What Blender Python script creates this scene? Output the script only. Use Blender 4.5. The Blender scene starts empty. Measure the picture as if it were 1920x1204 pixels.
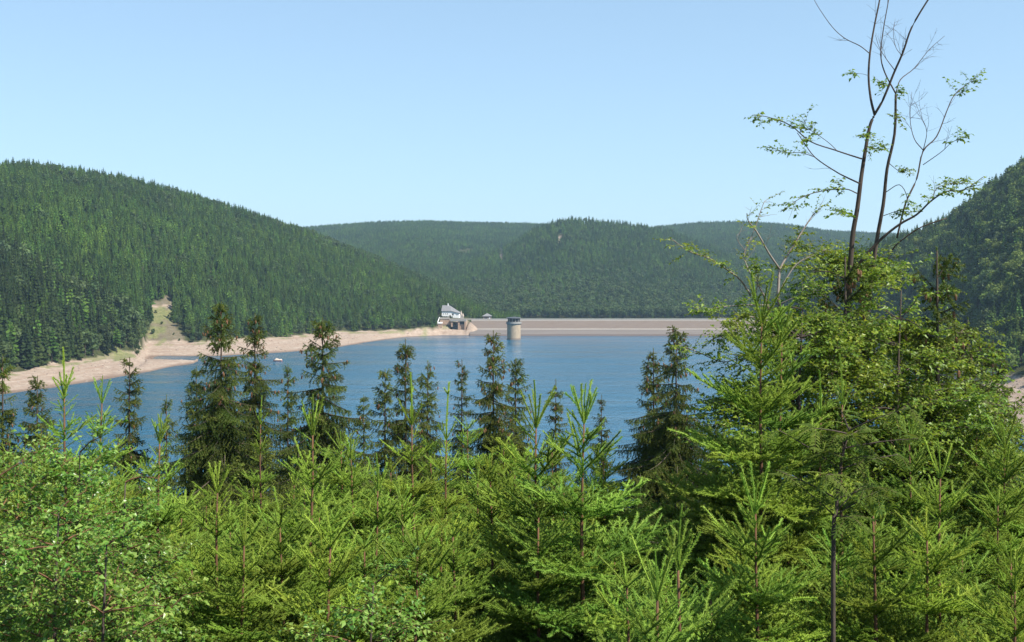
import bpy, math, random
import numpy as np
from mathutils import Matrix, Vector, Euler

# ------------------------------------------------------------------ camera, sky, sun, exposure
SC = bpy.context.scene
COL = SC.collection
FPX, CX, HY, EYE = 2059.0, 960.0, 520.0, 53.0          # focal length, centre and horizon in photo pixels; eye height over the lake
cam = bpy.data.cameras.new('camera')
cam.sensor_width = 36.0
cam.lens = FPX / 1920 * 36.0
cam.shift_y = -(602 - HY) / 1920.0
cam.clip_start, cam.clip_end = 0.3, 12000
camo = bpy.data.objects.new('camera', cam)
COL.objects.link(camo)
camo.location = (0, 0, EYE)
camo.rotation_euler = (math.pi / 2, 0, 0)
SC.camera = camo

SUN_EL, SUN_AZ = math.radians(49), math.radians(122)     # azimuth clockwise from the viewing direction
world = bpy.data.worlds.new('World')
SC.world = world
world.use_nodes = True
wn = world.node_tree
sky = wn.nodes.new('ShaderNodeTexSky')
sky.sky_type = 'NISHITA'
sky.sun_disc = False
sky.sun_elevation, sky.sun_rotation = SUN_EL, SUN_AZ
sky.altitude = 800
sky.air_density, sky.dust_density, sky.ozone_density = 0.9, 0.0, 1.5
wtc = wn.nodes.new('ShaderNodeTexCoord')                  # summer haze: the lower sky pales to an even light blue all round
wsep = wn.nodes.new('ShaderNodeSeparateXYZ')
wn.links.new(wtc.outputs['Generated'], wsep.inputs[0])
wmr = wn.nodes.new('ShaderNodeMapRange')
wmr.inputs[1].default_value, wmr.inputs[2].default_value = 0.0, 0.6
wmr.inputs[3].default_value, wmr.inputs[4].default_value = 0.72, 0.1
wn.links.new(wsep.outputs[2], wmr.inputs[0])
wmx = wn.nodes.new('ShaderNodeMix')
wmx.data_type = 'RGBA'
wn.links.new(wmr.outputs[0], wmx.inputs[0])
wn.links.new(sky.outputs[0], wmx.inputs[6])
wmx.inputs[7].default_value = (2.6, 3.95, 5.0, 1)
wn.links.new(wmx.outputs[2], wn.nodes['Background'].inputs[0])
wn.nodes['Background'].inputs[1].default_value = 0.108
sun = bpy.data.lights.new('sun', 'SUN')
sun.energy = 5.0
sun.angle = math.radians(0.53)
sun.color = (1.0, 0.95, 0.86)
suno = bpy.data.objects.new('sun', sun)
COL.objects.link(suno)
sd = Vector((math.sin(SUN_AZ) * math.cos(SUN_EL), math.cos(SUN_AZ) * math.cos(SUN_EL), math.sin(SUN_EL)))
suno.rotation_euler = sd.to_track_quat('Z', 'Y').to_euler()
SC.view_settings.view_transform = 'Standard'
SC.view_settings.look = 'None'
SC.view_settings.gamma = 1.0
SC.view_settings.use_curve_mapping = False
SC.view_settings.exposure = 0.85
SC.cycles.max_bounces = 6
SC.cycles.transparent_max_bounces = 6
SC.cycles.volume_bounces = 0
SC.cycles.use_denoising = True
try:
    SC.cycles.denoiser = 'OPENIMAGEDENOISE'
    SC.cycles.denoising_input_passes = 'RGB_ALBEDO_NORMAL'
except Exception:
    pass

rng = np.random.default_rng(7)
rnd = random.Random(11)


def W(px, py, Y):
    """photo pixel at depth Y -> world point"""
    return np.array([(px - CX) / FPX * Y, Y, EYE - (py - HY) / FPX * Y])


# ------------------------------------------------------------------ materials
def new_mat(name):
    m = bpy.data.materials.new(name)
    m.use_nodes = True
    nt = m.node_tree
    return m, nt, nt.nodes['Principled BSDF']


def N(nt, t, **kw):
    n = nt.nodes.new(t)
    for k, v in kw.items():
        setattr(n, k, v)
    return n


def ramp(nt, fac, stops):
    r = N(nt, 'ShaderNodeValToRGB')
    el = r.color_ramp.elements
    while len(el) < len(stops):
        el.new(0.5)
    for e, (p, c) in zip(el, stops):
        e.position = p
        e.color = (*c, 1)
    nt.links.new(fac, r.inputs[0])
    return r.outputs[0]


def mix(nt, fac, a, b, mode='MIX'):
    m = N(nt, 'ShaderNodeMix', data_type='RGBA', blend_type=mode)
    for s, v in ((m.inputs[0], fac), (m.inputs[6], a), (m.inputs[7], b)):
        if hasattr(v, 'is_output'):
            nt.links.new(v, s)
        elif isinstance(v, tuple):
            s.default_value = (*v, 1)
        else:
            s.default_value = v
    return m.outputs[2]


def noise(nt, scale, detail=3, rough=0.55, vec=None, coord='Object', dist=0.0):
    n = N(nt, 'ShaderNodeTexNoise')
    n.inputs['Scale'].default_value = scale
    n.inputs['Detail'].default_value = detail
    n.inputs['Roughness'].default_value = rough
    n.inputs['Distortion'].default_value = dist
    if vec is None:
        tc = N(nt, 'ShaderNodeTexCoord')
        vec = tc.outputs[coord]
    nt.links.new(vec, n.inputs['Vector'])
    return n.outputs['Fac']


def scaled(nt, s, coord='Object'):
    tc = N(nt, 'ShaderNodeTexCoord')
    mp = N(nt, 'ShaderNodeMapping')
    mp.inputs['Scale'].default_value = s
    nt.links.new(tc.outputs[coord], mp.inputs['Vector'])
    return mp.outputs['Vector']


def leaf_material(name, stops, trans=0.3, rough=0.5, spec=0.3, objvar=0.3, stand=False, tint=(0.16, 0.17, 0.03)):
    """stops: colour over the 'tone' attribute (young to old needles / leaves)"""
    m, nt, p = new_mat(name)
    at = N(nt, 'ShaderNodeAttribute', attribute_name='tone')
    c = ramp(nt, at.outputs['Fac'], stops)
    oi = N(nt, 'ShaderNodeObjectInfo')
    c = mix(nt, 1.0, c, oi.outputs['Color'], 'MULTIPLY')   # each tree has a tone of its own
    hsv = N(nt, 'ShaderNodeHueSaturation')
    mr = N(nt, 'ShaderNodeMapRange')
    mr.inputs[3].default_value, mr.inputs[4].default_value = 1 - objvar, 1 + objvar
    nt.links.new(oi.outputs['Random'], mr.inputs[0])
    nt.links.new(mr.outputs[0], hsv.inputs['Value'])
    mh = N(nt, 'ShaderNodeMapRange')
    mh.inputs[3].default_value, mh.inputs[4].default_value = 0.485, 0.515
    ml = N(nt, 'ShaderNodeMath', operation='FRACT')
    mm = N(nt, 'ShaderNodeMath', operation='MULTIPLY')
    mm.inputs[1].default_value = 17.3
    nt.links.new(oi.outputs['Random'], mm.inputs[0])
    nt.links.new(mm.outputs[0], ml.inputs[0])
    nt.links.new(ml.outputs[0], mh.inputs[0])
    nt.links.new(mh.outputs[0], hsv.inputs['Hue'])
    nt.links.new(c, hsv.inputs['Color'])
    c = hsv.outputs[0]
    if stand:                                            # stands of different age and species on the slopes
        nz = noise(nt, 0.011, 4, 0.62, vec=oi.outputs['Location'])
        f = ramp(nt, nz, [(0.40, (0, 0, 0)), (0.62, (1, 1, 1))])
        c = mix(nt, f, c, mix(nt, 1.0, c, (1.75, 1.7, 1.2), 'MULTIPLY'))
    nt.links.new(c, p.inputs['Base Color'])
    p.inputs['Roughness'].default_value = rough
    p.inputs['Specular IOR Level'].default_value = spec
    tr = N(nt, 'ShaderNodeBsdfTranslucent')
    tc = mix(nt, 0.55, c, mix(nt, 1.0, c, (1.5, 1.35, 0.5), 'MULTIPLY'))
    nt.links.new(tc, tr.inputs[0])
    ms = N(nt, 'ShaderNodeMixShader')
    ms.inputs[0].default_value = trans
    nt.links.new(p.outputs[0], ms.inputs[1])
    nt.links.new(tr.outputs[0], ms.inputs[2])
    nt.links.new(ms.outputs[0], nt.nodes['Material Output'].inputs[0])
    return m


def plain(name, col, col2=None, scale=2.0, rough=0.8, spec=0.3, bump=0.0, s3=(1, 1, 1)):
    m, nt, p = new_mat(name)
    v = scaled(nt, s3)
    nz = noise(nt, scale, 5, 0.6, vec=v)
    c = ramp(nt, nz, [(0.3, col), (0.7, col2 or tuple(x * 0.7 for x in col))])
    nt.links.new(c, p.inputs['Base Color'])
    p.inputs['Roughness'].default_value = rough
    p.inputs['Specular IOR Level'].default_value = spec
    if bump:
        b = N(nt, 'ShaderNodeBump')
        b.inputs['Strength'].default_value = bump
        b.inputs['Distance'].default_value = 0.05
        nt.links.new(nz, b.inputs['Height'])
        nt.links.new(b.outputs[0], p.inputs['Normal'])
    return m


M = {}
M['young'] = leaf_material('young spruce needles', [(0.0, (0.042, 0.085, 0.012)), (0.5, (0.162, 0.265, 0.030)), (1.0, (0.34, 0.465, 0.085))], 0.34, 0.6, 0.14, 0.3)
M['old'] = leaf_material('old spruce needles', [(0.0, (0.030, 0.060, 0.012)), (0.5, (0.080, 0.125, 0.020)), (1.0, (0.18, 0.21, 0.040))], 0.22, 0.6, 0.15, 0.3)
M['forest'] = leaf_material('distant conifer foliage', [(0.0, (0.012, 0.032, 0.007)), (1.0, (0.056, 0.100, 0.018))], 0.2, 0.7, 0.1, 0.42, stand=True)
M['forestdark'] = leaf_material('dense conifer foliage', [(0.0, (0.009, 0.021, 0.006)), (1.0, (0.040, 0.062, 0.014))], 0.15, 0.7, 0.1, 0.4)
M['forestlight'] = leaf_material('light green broadleaf foliage', [(0.0, (0.060, 0.098, 0.020)), (1.0, (0.175, 0.225, 0.050))], 0.3, 0.7, 0.1, 0.35)  # lighter green leaf colour for part of the right bank broadleaf trees
M['forestleaf'] = leaf_material('distant broadleaf foliage', [(0.0, (0.034, 0.062, 0.018)), (1.0, (0.090, 0.135, 0.040))], 0.25, 0.6, 0.2, 0.3)
M['beech'] = leaf_material('beech leaves', [(0.0, (0.065, 0.125, 0.020)), (0.5, (0.145, 0.235, 0.030)), (1.0, (0.28, 0.345, 0.045))], 0.42, 0.42, 0.3, 0.12)
M['birch'] = leaf_material('birch leaves', [(0.0, (0.055, 0.13, 0.020)), (0.5, (0.135, 0.26, 0.034)), (1.0, (0.28, 0.39, 0.09))], 0.4, 0.35, 0.4, 0.15)
M['rowan'] = leaf_material('rowan leaflets', [(0.0, (0.055, 0.095, 0.018)), (1.0, (0.13, 0.18, 0.034))], 0.4, 0.7, 0.05, 0.15)
M['bark'] = plain('spruce bark', (0.17, 0.085, 0.045), (0.09, 0.05, 0.03), 14, 0.9, 0.2, 0.3, (1, 1, 0.3))
M['darkbark'] = plain('dark bark', (0.10, 0.075, 0.06), (0.045, 0.036, 0.03), 10, 0.9, 0.2, 0.3, (1, 1, 0.3))
M['palebark'] = plain('bleached bark', (0.30, 0.26, 0.22), (0.16, 0.13, 0.11), 10, 0.9, 0.2, 0.3, (1, 1, 0.3))
M['cone'] = plain('spruce cone', (0.20, 0.105, 0.05), (0.12, 0.06, 0.03), 25, 0.7)
M['greenstem'] = plain('green shoot stem', (0.13, 0.15, 0.05), (0.16, 0.12, 0.05), 8, 0.8)

# ground: forest floor, sand shore and grass by attribute
m, nt, p = new_mat('ground')
pos = N(nt, 'ShaderNodeNewGeometry').outputs['Position']
floor_c = ramp(nt, noise(nt, 0.35, 5, 0.65, vec=pos), [(0.35, (0.030, 0.038, 0.014)), (0.65, (0.07, 0.075, 0.028))])
n1 = noise(nt, 0.25, 8, 0.72, vec=pos)
sand_c = ramp(nt, n1, [(0.30, (0.22, 0.165, 0.125)), (0.5, (0.36, 0.285, 0.222)), (0.7, (0.46, 0.385, 0.31))])
n2 = noise(nt, 0.9, 6, 0.8, vec=pos)
sand_c = mix(nt, ramp(nt, n2, [(0.56, (0, 0, 0)), (0.66, (0.85, 0.85, 0.85))]), sand_c, (0.19, 0.14, 0.105))
sep = N(nt, 'ShaderNodeSeparateXYZ')
nt.links.new(pos, sep.inputs[0])
mz = N(nt, 'ShaderNodeMath', operation='MULTIPLY_ADD')
mz.inputs[1].default_value = 1.1
nt.links.new(sep.outputs[2], mz.inputs[0])
mz2 = N(nt, 'ShaderNodeMath', operation='MULTIPLY')
mz2.inputs[1].default_value = 2.2
nt.links.new(noise(nt, 0.05, 4, 0.6, vec=pos), mz2.inputs[0])
nt.links.new(mz2.outputs[0], mz.inputs[2])
cb = N(nt, 'ShaderNodeCombineXYZ')
nt.links.new(mz.outputs[0], cb.inputs[0])
strand = noise(nt, 1.6, 3, 0.7, vec=cb.outputs[0])
sand_c = mix(nt, ramp(nt, strand, [(0.40, (0.8, 0.8, 0.8)), (0.55, (0, 0, 0))]), sand_c, (0.30, 0.21, 0.155))
wet = N(nt, 'ShaderNodeMapRange')
wet.inputs[1].default_value, wet.inputs[2].default_value = 0.15, 0.6
nt.links.new(sep.outputs[2], wet.inputs[0])
sand_c = mix(nt, wet.outputs[0], (0.19, 0.135, 0.10), sand_c)
grass_c = ramp(nt, noise(nt, 0.5, 5, 0.7, vec=pos), [(0.35, (0.10, 0.13, 0.04)), (0.65, (0.24, 0.23, 0.10))])
a1 = N(nt, 'ShaderNodeAttribute', attribute_name='sand')
a2 = N(nt, 'ShaderNodeAttribute', attribute_name='grass')
c = mix(nt, a1.outputs['Fac'], floor_c, sand_c)
c = mix(nt, a2.outputs['Fac'], c, grass_c)
nt.links.new(c, p.inputs['Base Color'])
p.inputs['Roughness'].default_value = 0.95
p.inputs['Specular IOR Level'].default_value = 0.1
bm_ = N(nt, 'ShaderNodeBump')
bm_.inputs['Strength'].default_value = 0.8
bm_.inputs['Distance'].default_value = 0.8
nt.links.new(n2, bm_.inputs['Height'])
nt.links.new(bm_.outputs[0], p.inputs['Normal'])
M['ground'] = m

m, nt, p = new_mat('lake water')
pos = N(nt, 'ShaderNodeNewGeometry').outputs['Position']
c = ramp(nt, noise(nt, 0.012, 3, 0.5, vec=pos), [(0.3, (0.004, 0.072, 0.135)), (0.7, (0.007, 0.090, 0.160))])
nt.links.new(c, p.inputs['Base Color'])
p.inputs['Roughness'].default_value = 0.16
p.inputs['IOR'].default_value = 1.33
p.inputs['Specular IOR Level'].default_value = 0.5
mp = N(nt, 'ShaderNodeMapping')
mp.inputs['Scale'].default_value = (1.0, 0.45, 1)
nt.links.new(pos, mp.inputs['Vector'])
w1 = noise(nt, 0.55, 4, 0.6, vec=mp.outputs[0], dist=0.4)
w2 = noise(nt, 0.09, 3, 0.5, vec=pos)
ad = N(nt, 'ShaderNodeMath', operation='MULTIPLY_ADD')
ad.inputs[1].default_value = 2.0
nt.links.new(w2, ad.inputs[0])
nt.links.new(w1, ad.inputs[2])
b = N(nt, 'ShaderNodeBump')
stm = N(nt, 'ShaderNodeMapping')
stm.inputs['Scale'].default_value = (0.006, 0.035, 1)
nt.links.new(pos, stm.inputs['Vector'])
strk = noise(nt, 1.0, 4, 0.6, vec=stm.outputs[0], dist=0.5)
smr = N(nt, 'ShaderNodeMapRange')
smr.inputs[1].default_value, smr.inputs[2].default_value = 0.38, 0.62
smr.inputs[3].default_value, smr.inputs[4].default_value = 0.30, 0.75
nt.links.new(strk, smr.inputs[0])
nt.links.new(smr.outputs[0], b.inputs['Strength'])
srr = N(nt, 'ShaderNodeMapRange')
srr.inputs[1].default_value, srr.inputs[2].default_value = 0.38, 0.62
srr.inputs[3].default_value, srr.inputs[4].default_value = 0.10, 0.2
nt.links.new(strk, srr.inputs[0])
nt.links.new(srr.outputs[0], p.inputs['Roughness'])
b.inputs['Distance'].default_value = 0.9
nt.links.new(ad.outputs[0], b.inputs['Height'])
nt.links.new(b.outputs[0], p.inputs['Normal'])
M['water'] = m

M['dam_upper'] = plain('dam facing upper', (0.170, 0.136, 0.112), (0.140, 0.110, 0.091), 0.6, 0.9, 0.2, 0, (0.25, 1, 1))
M['dam_lower'] = plain('dam facing lower', (0.185, 0.16, 0.142), (0.13, 0.112, 0.10), 0.5, 0.9, 0.2, 0, (0.03, 1, 3))
M['dam_wet'] = plain('dam facing wet', (0.135, 0.10, 0.085), (0.10, 0.075, 0.066), 0.5, 0.7, 0.3, 0, (0.03, 1, 3))
M['kerb'] = plain('pale concrete', (0.38, 0.345, 0.30), (0.30, 0.27, 0.235), 1.2)
M['concrete'] = plain('grey concrete', (0.30, 0.29, 0.27), (0.22, 0.215, 0.20), 1.0)
M['asphalt'] = plain('asphalt', (0.06, 0.06, 0.06), (0.05, 0.05, 0.05), 1.0)
M['masonry'] = plain('sandstone masonry', (0.40, 0.28, 0.20), (0.28, 0.20, 0.15), 0.9, 0.9, 0.2, 0.4)
M['towerstone'] = plain('tower stone', (0.42, 0.33, 0.23), (0.31, 0.25, 0.185), 0.55, 0.9, 0.2, 0.4)
M['towerwet'] = plain('tower stone wet', (0.22, 0.17, 0.13), (0.15, 0.12, 0.10), 0.8, 0.7, 0.3)
M['slate'] = plain('slate roof', (0.22, 0.215, 0.215), (0.16, 0.16, 0.165), 1.5, 0.6, 0.4)
M['dark'] = plain('dark opening', (0.02, 0.022, 0.025), (0.015, 0.015, 0.02), 1.0, 0.3, 0.5)
M['tin'] = plain('dark grey metal', (0.085, 0.088, 0.092), (0.06, 0.064, 0.07), 1.0, 0.5, 0.4)
M['white'] = plain('white render', (0.86, 0.85, 0.83), (0.82, 0.81, 0.79), 0.5)
M['redhull'] = plain('faded red hull', (0.45, 0.17, 0.14), (0.38, 0.15, 0.13), 1.5, 0.6)
M['canvas'] = plain('pale canvas', (0.50, 0.42, 0.34), (0.40, 0.33, 0.27), 1.5)
M['steel'] = plain('galvanised steel', (0.40, 0.41, 0.40), (0.34, 0.35, 0.34), 1.0, 0.5)


# ------------------------------------------------------------------ mesh helpers
class MB:
    """collects triangles with a material slot and a tone per vertex"""
    def __init__(self):
        self.v, self.f, self.m, self.t, self.n = [], [], [], [], 0

    def add(self, v, f, mat=0, tone=0.5):
        v = np.asarray(v, dtype=np.float64).reshape(-1, 3)
        f = np.asarray(f, dtype=np.int64).reshape(-1, 3)
        self.v.append(v)
        self.f.append(f + self.n)
        self.m.append(np.full(len(f), mat, dtype=np.int32))
        self.t.append(np.broadcast_to(np.asarray(tone, dtype=np.float64), (len(v),)))
        self.n += len(v)

    def quad(self, a, b, c, d, mat=0):
        self.add([a, b, c, d], [[0, 1, 2], [0, 2, 3]], mat)

    def box(self, x0, x1, y0, y1, z0, z1, mat=0, M4=None):
        v = np.array([[x, y, z] for z in (z0, z1) for y in (y0, y1) for x in (x0, x1)], float)
        if M4 is not None:
            v = v @ np.array(M4)[:3, :3].T + np.array(M4)[:3, 3]
        f = [[0, 2, 3], [0, 3, 1], [4, 5, 7], [4, 7, 6], [0, 1, 5], [0, 5, 4], [2, 6, 7], [2, 7, 3], [0, 4, 6], [0, 6, 2], [1, 3, 7], [1, 7, 5]]
        self.add(v, f, mat)

    def tube(self, pts, rad, sides=6, mat=0, tone=0.3, cap=True):
        pts = np.asarray(pts, float)
        n = len(pts)
        rad = np.broadcast_to(np.asarray(rad, float), (n,))
        d = np.gradient(pts, axis=0)
        d /= np.linalg.norm(d, axis=1)[:, None] + 1e-9
        ref = np.where(np.abs(d[:, 2:3]) > 0.9, np.array([[1., 0, 0]]), np.array([[0., 0, 1.]]))
        u = np.cross(d, ref)
        u /= np.linalg.norm(u, axis=1)[:, None] + 1e-9
        w = np.cross(d, u)
        a = np.linspace(0, 2 * np.pi, sides, endpoint=False)
        ring = pts[:, None] + rad[:, None, None] * (np.cos(a)[None, :, None] * u[:, None] + np.sin(a)[None, :, None] * w[:, None])
        v = ring.reshape(-1, 3)
        f = []
        for i in range(n - 1):
            for k in range(sides):
                k2 = (k + 1) % sides
                p, q, r, s = i * sides + k, i * sides + k2, (i + 1) * sides + k2, (i + 1) * sides + k
                f += [[p, q, r], [p, r, s]]
        if cap:
            e = (n - 1) * sides
            for k in range(1, sides - 1):
                f += [[e, e + k, e + k + 1], [0, k + 1, k]]
        self.add(v, f, mat, tone)

    def lathe(self, prof, seg=32, mat=0, origin=(0, 0, 0)):
        a = np.linspace(0, 2 * np.pi, seg, endpoint=False)
        v = np.array([[r * math.cos(t), r * math.sin(t), z] for r, z in prof for t in a]) + np.array(origin)
        f = []
        for i in range(len(prof) - 1):
            for k in range(seg):
                k2 = (k + 1) % seg
                p, q, r, s = i * seg + k, i * seg + k2, (i + 1) * seg + k2, (i + 1) * seg + k
                f += [[p, q, r], [p, r, s]]
        self.add(v, f, mat)

    def mesh(self, name, mats, smooth=False):
        me = bpy.data.meshes.new(name)
        v = np.concatenate(self.v)
        f = np.concatenate(self.f)
        me.vertices.add(len(v))
        me.vertices.foreach_set('co', v.astype(np.float32).ravel())
        me.loops.add(len(f) * 3)
        me.loops.foreach_set('vertex_index', f.astype(np.int32).ravel())
        me.polygons.add(len(f))
        me.polygons.foreach_set('loop_start', np.arange(0, len(f) * 3, 3, dtype=np.int32))
        me.polygons.foreach_set('material_index', np.concatenate(self.m))
        me.polygons.foreach_set('use_smooth', np.full(len(f), smooth))
        at = me.attributes.new('tone', 'FLOAT', 'POINT')
        at.data.foreach_set('value', np.concatenate(self.t).astype(np.float32))
        for mm in mats:
            me.materials.append(mm)
        me.update(calc_edges=True)
        return me


def link(name, data, parent=None, loc=(0, 0, 0), kind=None):
    o = bpy.data.objects.new(name, data)
    COL.objects.link(o)
    o.location = loc
    if parent is not None:
        o.parent = parent
    if kind:
        o['kind'] = kind
    return o


def thing(name, label, cat, loc=(0, 0, 0), data=None, group=None):
    o = link(name, data, None, loc)
    o['label'] = label
    o['category'] = cat
    if group:
        o['group'] = group
    return o


def build(mb, name, mats, parent=None, loc=(0, 0, 0), kind=None, smooth=False):
    return link(name, mb.mesh(name, mats if isinstance(mats, list) else [mats], smooth), parent, loc, kind)


def norm(a):
    a = np.asarray(a, float)
    return a / (np.linalg.norm(a, axis=-1, keepdims=True) + 1e-12)


# ------------------------------------------------------------------ terrain
DW = EYE * FPX                                            # depth of a water-level pixel row: DW / (py - HY)


def wl(py):
    return DW / (py - HY)


def at_z(py, z):
    return (EYE - z) * FPX / (py - HY)


def gz(ysky, R, tree):
    return EYE + (HY - ysky) / FPX * R - tree


def left_columns():
    rows = []
    # u, waterline row, treeline row, skyline row, ridge depth, treeline height
    data = [(-900, 790, 740, 300, 820, 5), (-300, 765, 715, 285, 920, 5), (0, 741, 699, 296, 1000, 5), (100, 727, 684, 302, 1050, 5), (200, 711, 668, 316, 1090, 5),
            (252, 702, 661, 328, 1110, 5), (275, 698, 642, 334, 1120, 6), (320, 688, 642, 347, 1150, 6), (368, 681, 641, 360, 1180, 6),
            (380, 668, 641, 364, 1190, 6), (400, 668, 640, 370, 1200, 6), (500, 663, 635, 400, 1260, 6), (570, 658, 628, 423, 1300, 6),
            (640, 650, 622, 451, 1320, 6), (700, 640, 620, 474, 1320, 6), (760, 632, 618, 500, 1310, 6), (818, 629.5, 612, 526, 1290, 8),
            (823, 629, 0, 530, 1280, 13.5), (843, 629, 0, 539, 1270, 13.5), (845, 629, 0, 540, 1270, 13.5), (874, 629, 0, 553, 1250, 13.5), (876, 629, 0, 554, 1250, 13.5),
            (886, 629, 0, 558, 1240, 9.5), (897, 629, 0, 562, 1230, 5.7), (907, 629, 0, 566, 1220, 2.2), (912, 629, 0, 568, 1220, 0.2)]
    for u, yw, yt, ys, R, zt in data:
        zr = gz(ys, R, 14.5)
        if yt == 0:                                       # rocky bank round the spillway
            if u < 844:
                k = [(951, -6), (1001, 0), (1006, 3), (1012, 6), (1016, 7.5), (1019.8, 8.5), (1022, 13), (1024, 13.5)]
            elif u < 875:
                k = [(951, -6), (1001, 0), (1006, 2.5), (1011, 4.2), (1018, 4.6), (1025, 5), (1027, 13), (1029, 13.5)]
            else:
                q = zt / 13.5
                k = [(951, -6), (1001, 0), (1004, 4 * q), (1008, 8 * q), (1011, 12 * q), (1013, 12.5 * q), (1022, 13 * q), (1029, 13.5 * q)]
            mid = 1035 + 0.55 * (R - 1035)
            rows.append((u, k + [(mid, 13 + 0.6 * (zr - 13)), (R, zr), (R + 220, zr - 2), (R + 900, zr - 70), (R + 1600, -6)]))
            continue
        Yw, Yt = wl(yw), at_z(yt, zt)
        if 274 <= u <= 368:                               # sand spit in front of a narrow cove
            bar = 2.2 * (1 - (u - 275) / 140)
            k = [(Yw - 50, -6), (Yw, 0), (Yw + 0.45 * (704 - Yw), bar), (np.interp(u, [275, 368], [716, 700]), 0.0), (np.interp(u, [275, 368], [719, 716]), np.interp(u, [275, 300, 368], [0.3, -0.6, -1.5])), (733, np.interp(u, [275, 300, 368], [0.3, -0.4, -0.8])), (738, 0.2), (Yt, zt)]
        else:
            k = [(Yw - 50, -6), (Yw, 0), (Yw + 0.15 * (Yt - Yw), 0.11 * zt), (Yw + 0.3 * (Yt - Yw), 0.24 * zt), (Yw + 0.5 * (Yt - Yw), 0.45 * zt), (Yw + 0.7 * (Yt - Yw), 0.66 * zt), (Yw + 0.85 * (Yt - Yw), 0.83 * zt), (Yt, zt)]
        mid = Yt + 0.55 * (R - Yt)
        k += [(mid, zt + 0.60 * (zr - zt)), (R, zr), (R + 220, zr - 2), (R + 900, zr - 70), (R + 1600, -6)]
        rows.append((u, k))
    k = [(960, -6), (1040, -6), (1046, 3), (1047, 3), (1048, 3), (1049, 3), (1050, 3), (1100, 6), (1150, gz(585, 1150, 17)), (1200, gz(589, 1200, 17)), (1300, 2), (1500, 2), (2600, -6)]
    rows.append((962, k))
    rows.append((1010, [(a, min(b_, 3)) for a, b_ in k]))
    rows.append((3400, [(a, min(b_, 3)) for a, b_ in k]))
    return rows


def right_columns():
    rows = []
    low = [(600, -6), (1045, -6), (1048, 3), (1060, 3), (1100, 3), (1200, 3), (1500, 3), (2600, -6)]
    rows.append((-900, low))
    rows.append((1395, low))
    data = [(1440, 630, 600, 560, 1120, 12), (1480, 633, 604, 535, 1090, 12), (1530, 640, 612, 500, 1050, 9), (1600, 660, 630, 466, 1000, 8), (1700, 690, 655, 430, 950, 8),
            (1780, 728, 684, 396, 900, 8), (1850, 775, 705, 338, 850, 8), (1900, 806, 728, 302, 820, 6), (1960, 835, 738, 270, 780, 6), (2300, 900, 780, 150, 700, 6), (3100, 1000, 850, 60, 620, 6)]
    for u, yw, yt, ys, R, zt in data:
        Yw, Yt = wl(yw), at_z(yt, zt)
        zr = gz(ys, R, 15)
        k = [(Yw - 60, -6), (Yw, 0), (Yt, zt), (Yt + 22, zt + 6), (Yt + 0.55 * (R - Yt), zt + 0.62 * (zr - zt)), (R, zr), (R + 300, zr), (R + 1400, -6)]
        rows.append((u, k))
    return rows


def far_columns(cols, tree, base=1330, back=500):
    rows = []
    for u, ys, R in cols:
        zr = max(gz(ys, R, tree), 4)
        rows.append((u, [(base - 250, 3), (base, 5), (base + 0.42 * (R - base), 5 + 0.36 * (zr - 5)), (base + 0.75 * (R - base), 5 + 0.76 * (zr - 5)), (R, zr), (R + back, zr - 12), (R + back + 600, zr - 60)]))
    return rows


LEFT, RIGHT = left_columns(), right_columns()
FAR = far_columns([(-900, 430, 2900), (400, 426, 2900), (560, 424, 2850), (620, 419, 2800), (700, 413, 2750), (800, 411, 2750), (900, 414, 2800), (1000, 416, 2850), (1100, 424, 2900),
                   (1180, 428, 2900), (1240, 421, 2850), (1310, 414, 2800), (1400, 412, 2750), (1480, 418, 2750), (1560, 430, 2800), (1700, 436, 2800), (1900, 430, 2800), (3100, 420, 2800)], 15)
MID = far_columns([(-900, 640, 1900), (560, 640, 1900), (660, 575, 1850), (760, 530, 1850), (850, 492, 1850), (900, 476, 1880), (950, 455, 1900), (1000, 424, 1920), (1035, 411, 1930), (1065, 404, 1930),
                   (1110, 407, 1930), (1180, 413, 1930), (1250, 425, 1930), (1310, 447, 1920), (1400, 486, 1900), (1500, 540, 1850), (1600, 640, 1800), (3100, 640, 1800)], 15, back=140)


def profile(rows, u, Y):
    U = np.array([r[0] for r in rows], float)
    K = len(rows[0][1])
    KY = [np.interp(u, U, [r[1][k][0] for r in rows]) for k in range(K)]
    KZ = [np.interp(u, U, [r[1][k][1] for r in rows]) for k in range(K)]
    out = np.where(Y < KY[0], -6.0, KZ[-1])
    for k in range(K - 1):
        t = np.clip((Y - KY[k]) / np.maximum(KY[k + 1] - KY[k], 1e-6), 0, 1)
        out = np.where((Y >= KY[k]) & (Y < KY[k + 1]), KZ[k] + t * (KZ[k + 1] - KZ[k]), out)
    return out


_gp = np.random.default_rng(3).random((64, 64))


def vnoise(x, y):
    xi, yi = np.floor(x).astype(int), np.floor(y).astype(int)
    fx, fy = x - xi, y - yi
    fx, fy = fx * fx * (3 - 2 * fx), fy * fy * (3 - 2 * fy)
    g = lambda a, b: _gp[a % 64, b % 64]
    return (g(xi, yi) * (1 - fx) + g(xi + 1, yi) * fx) * (1 - fy) + (g(xi, yi + 1) * (1 - fx) + g(xi + 1, yi + 1) * fx) * fy - 0.5


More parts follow.
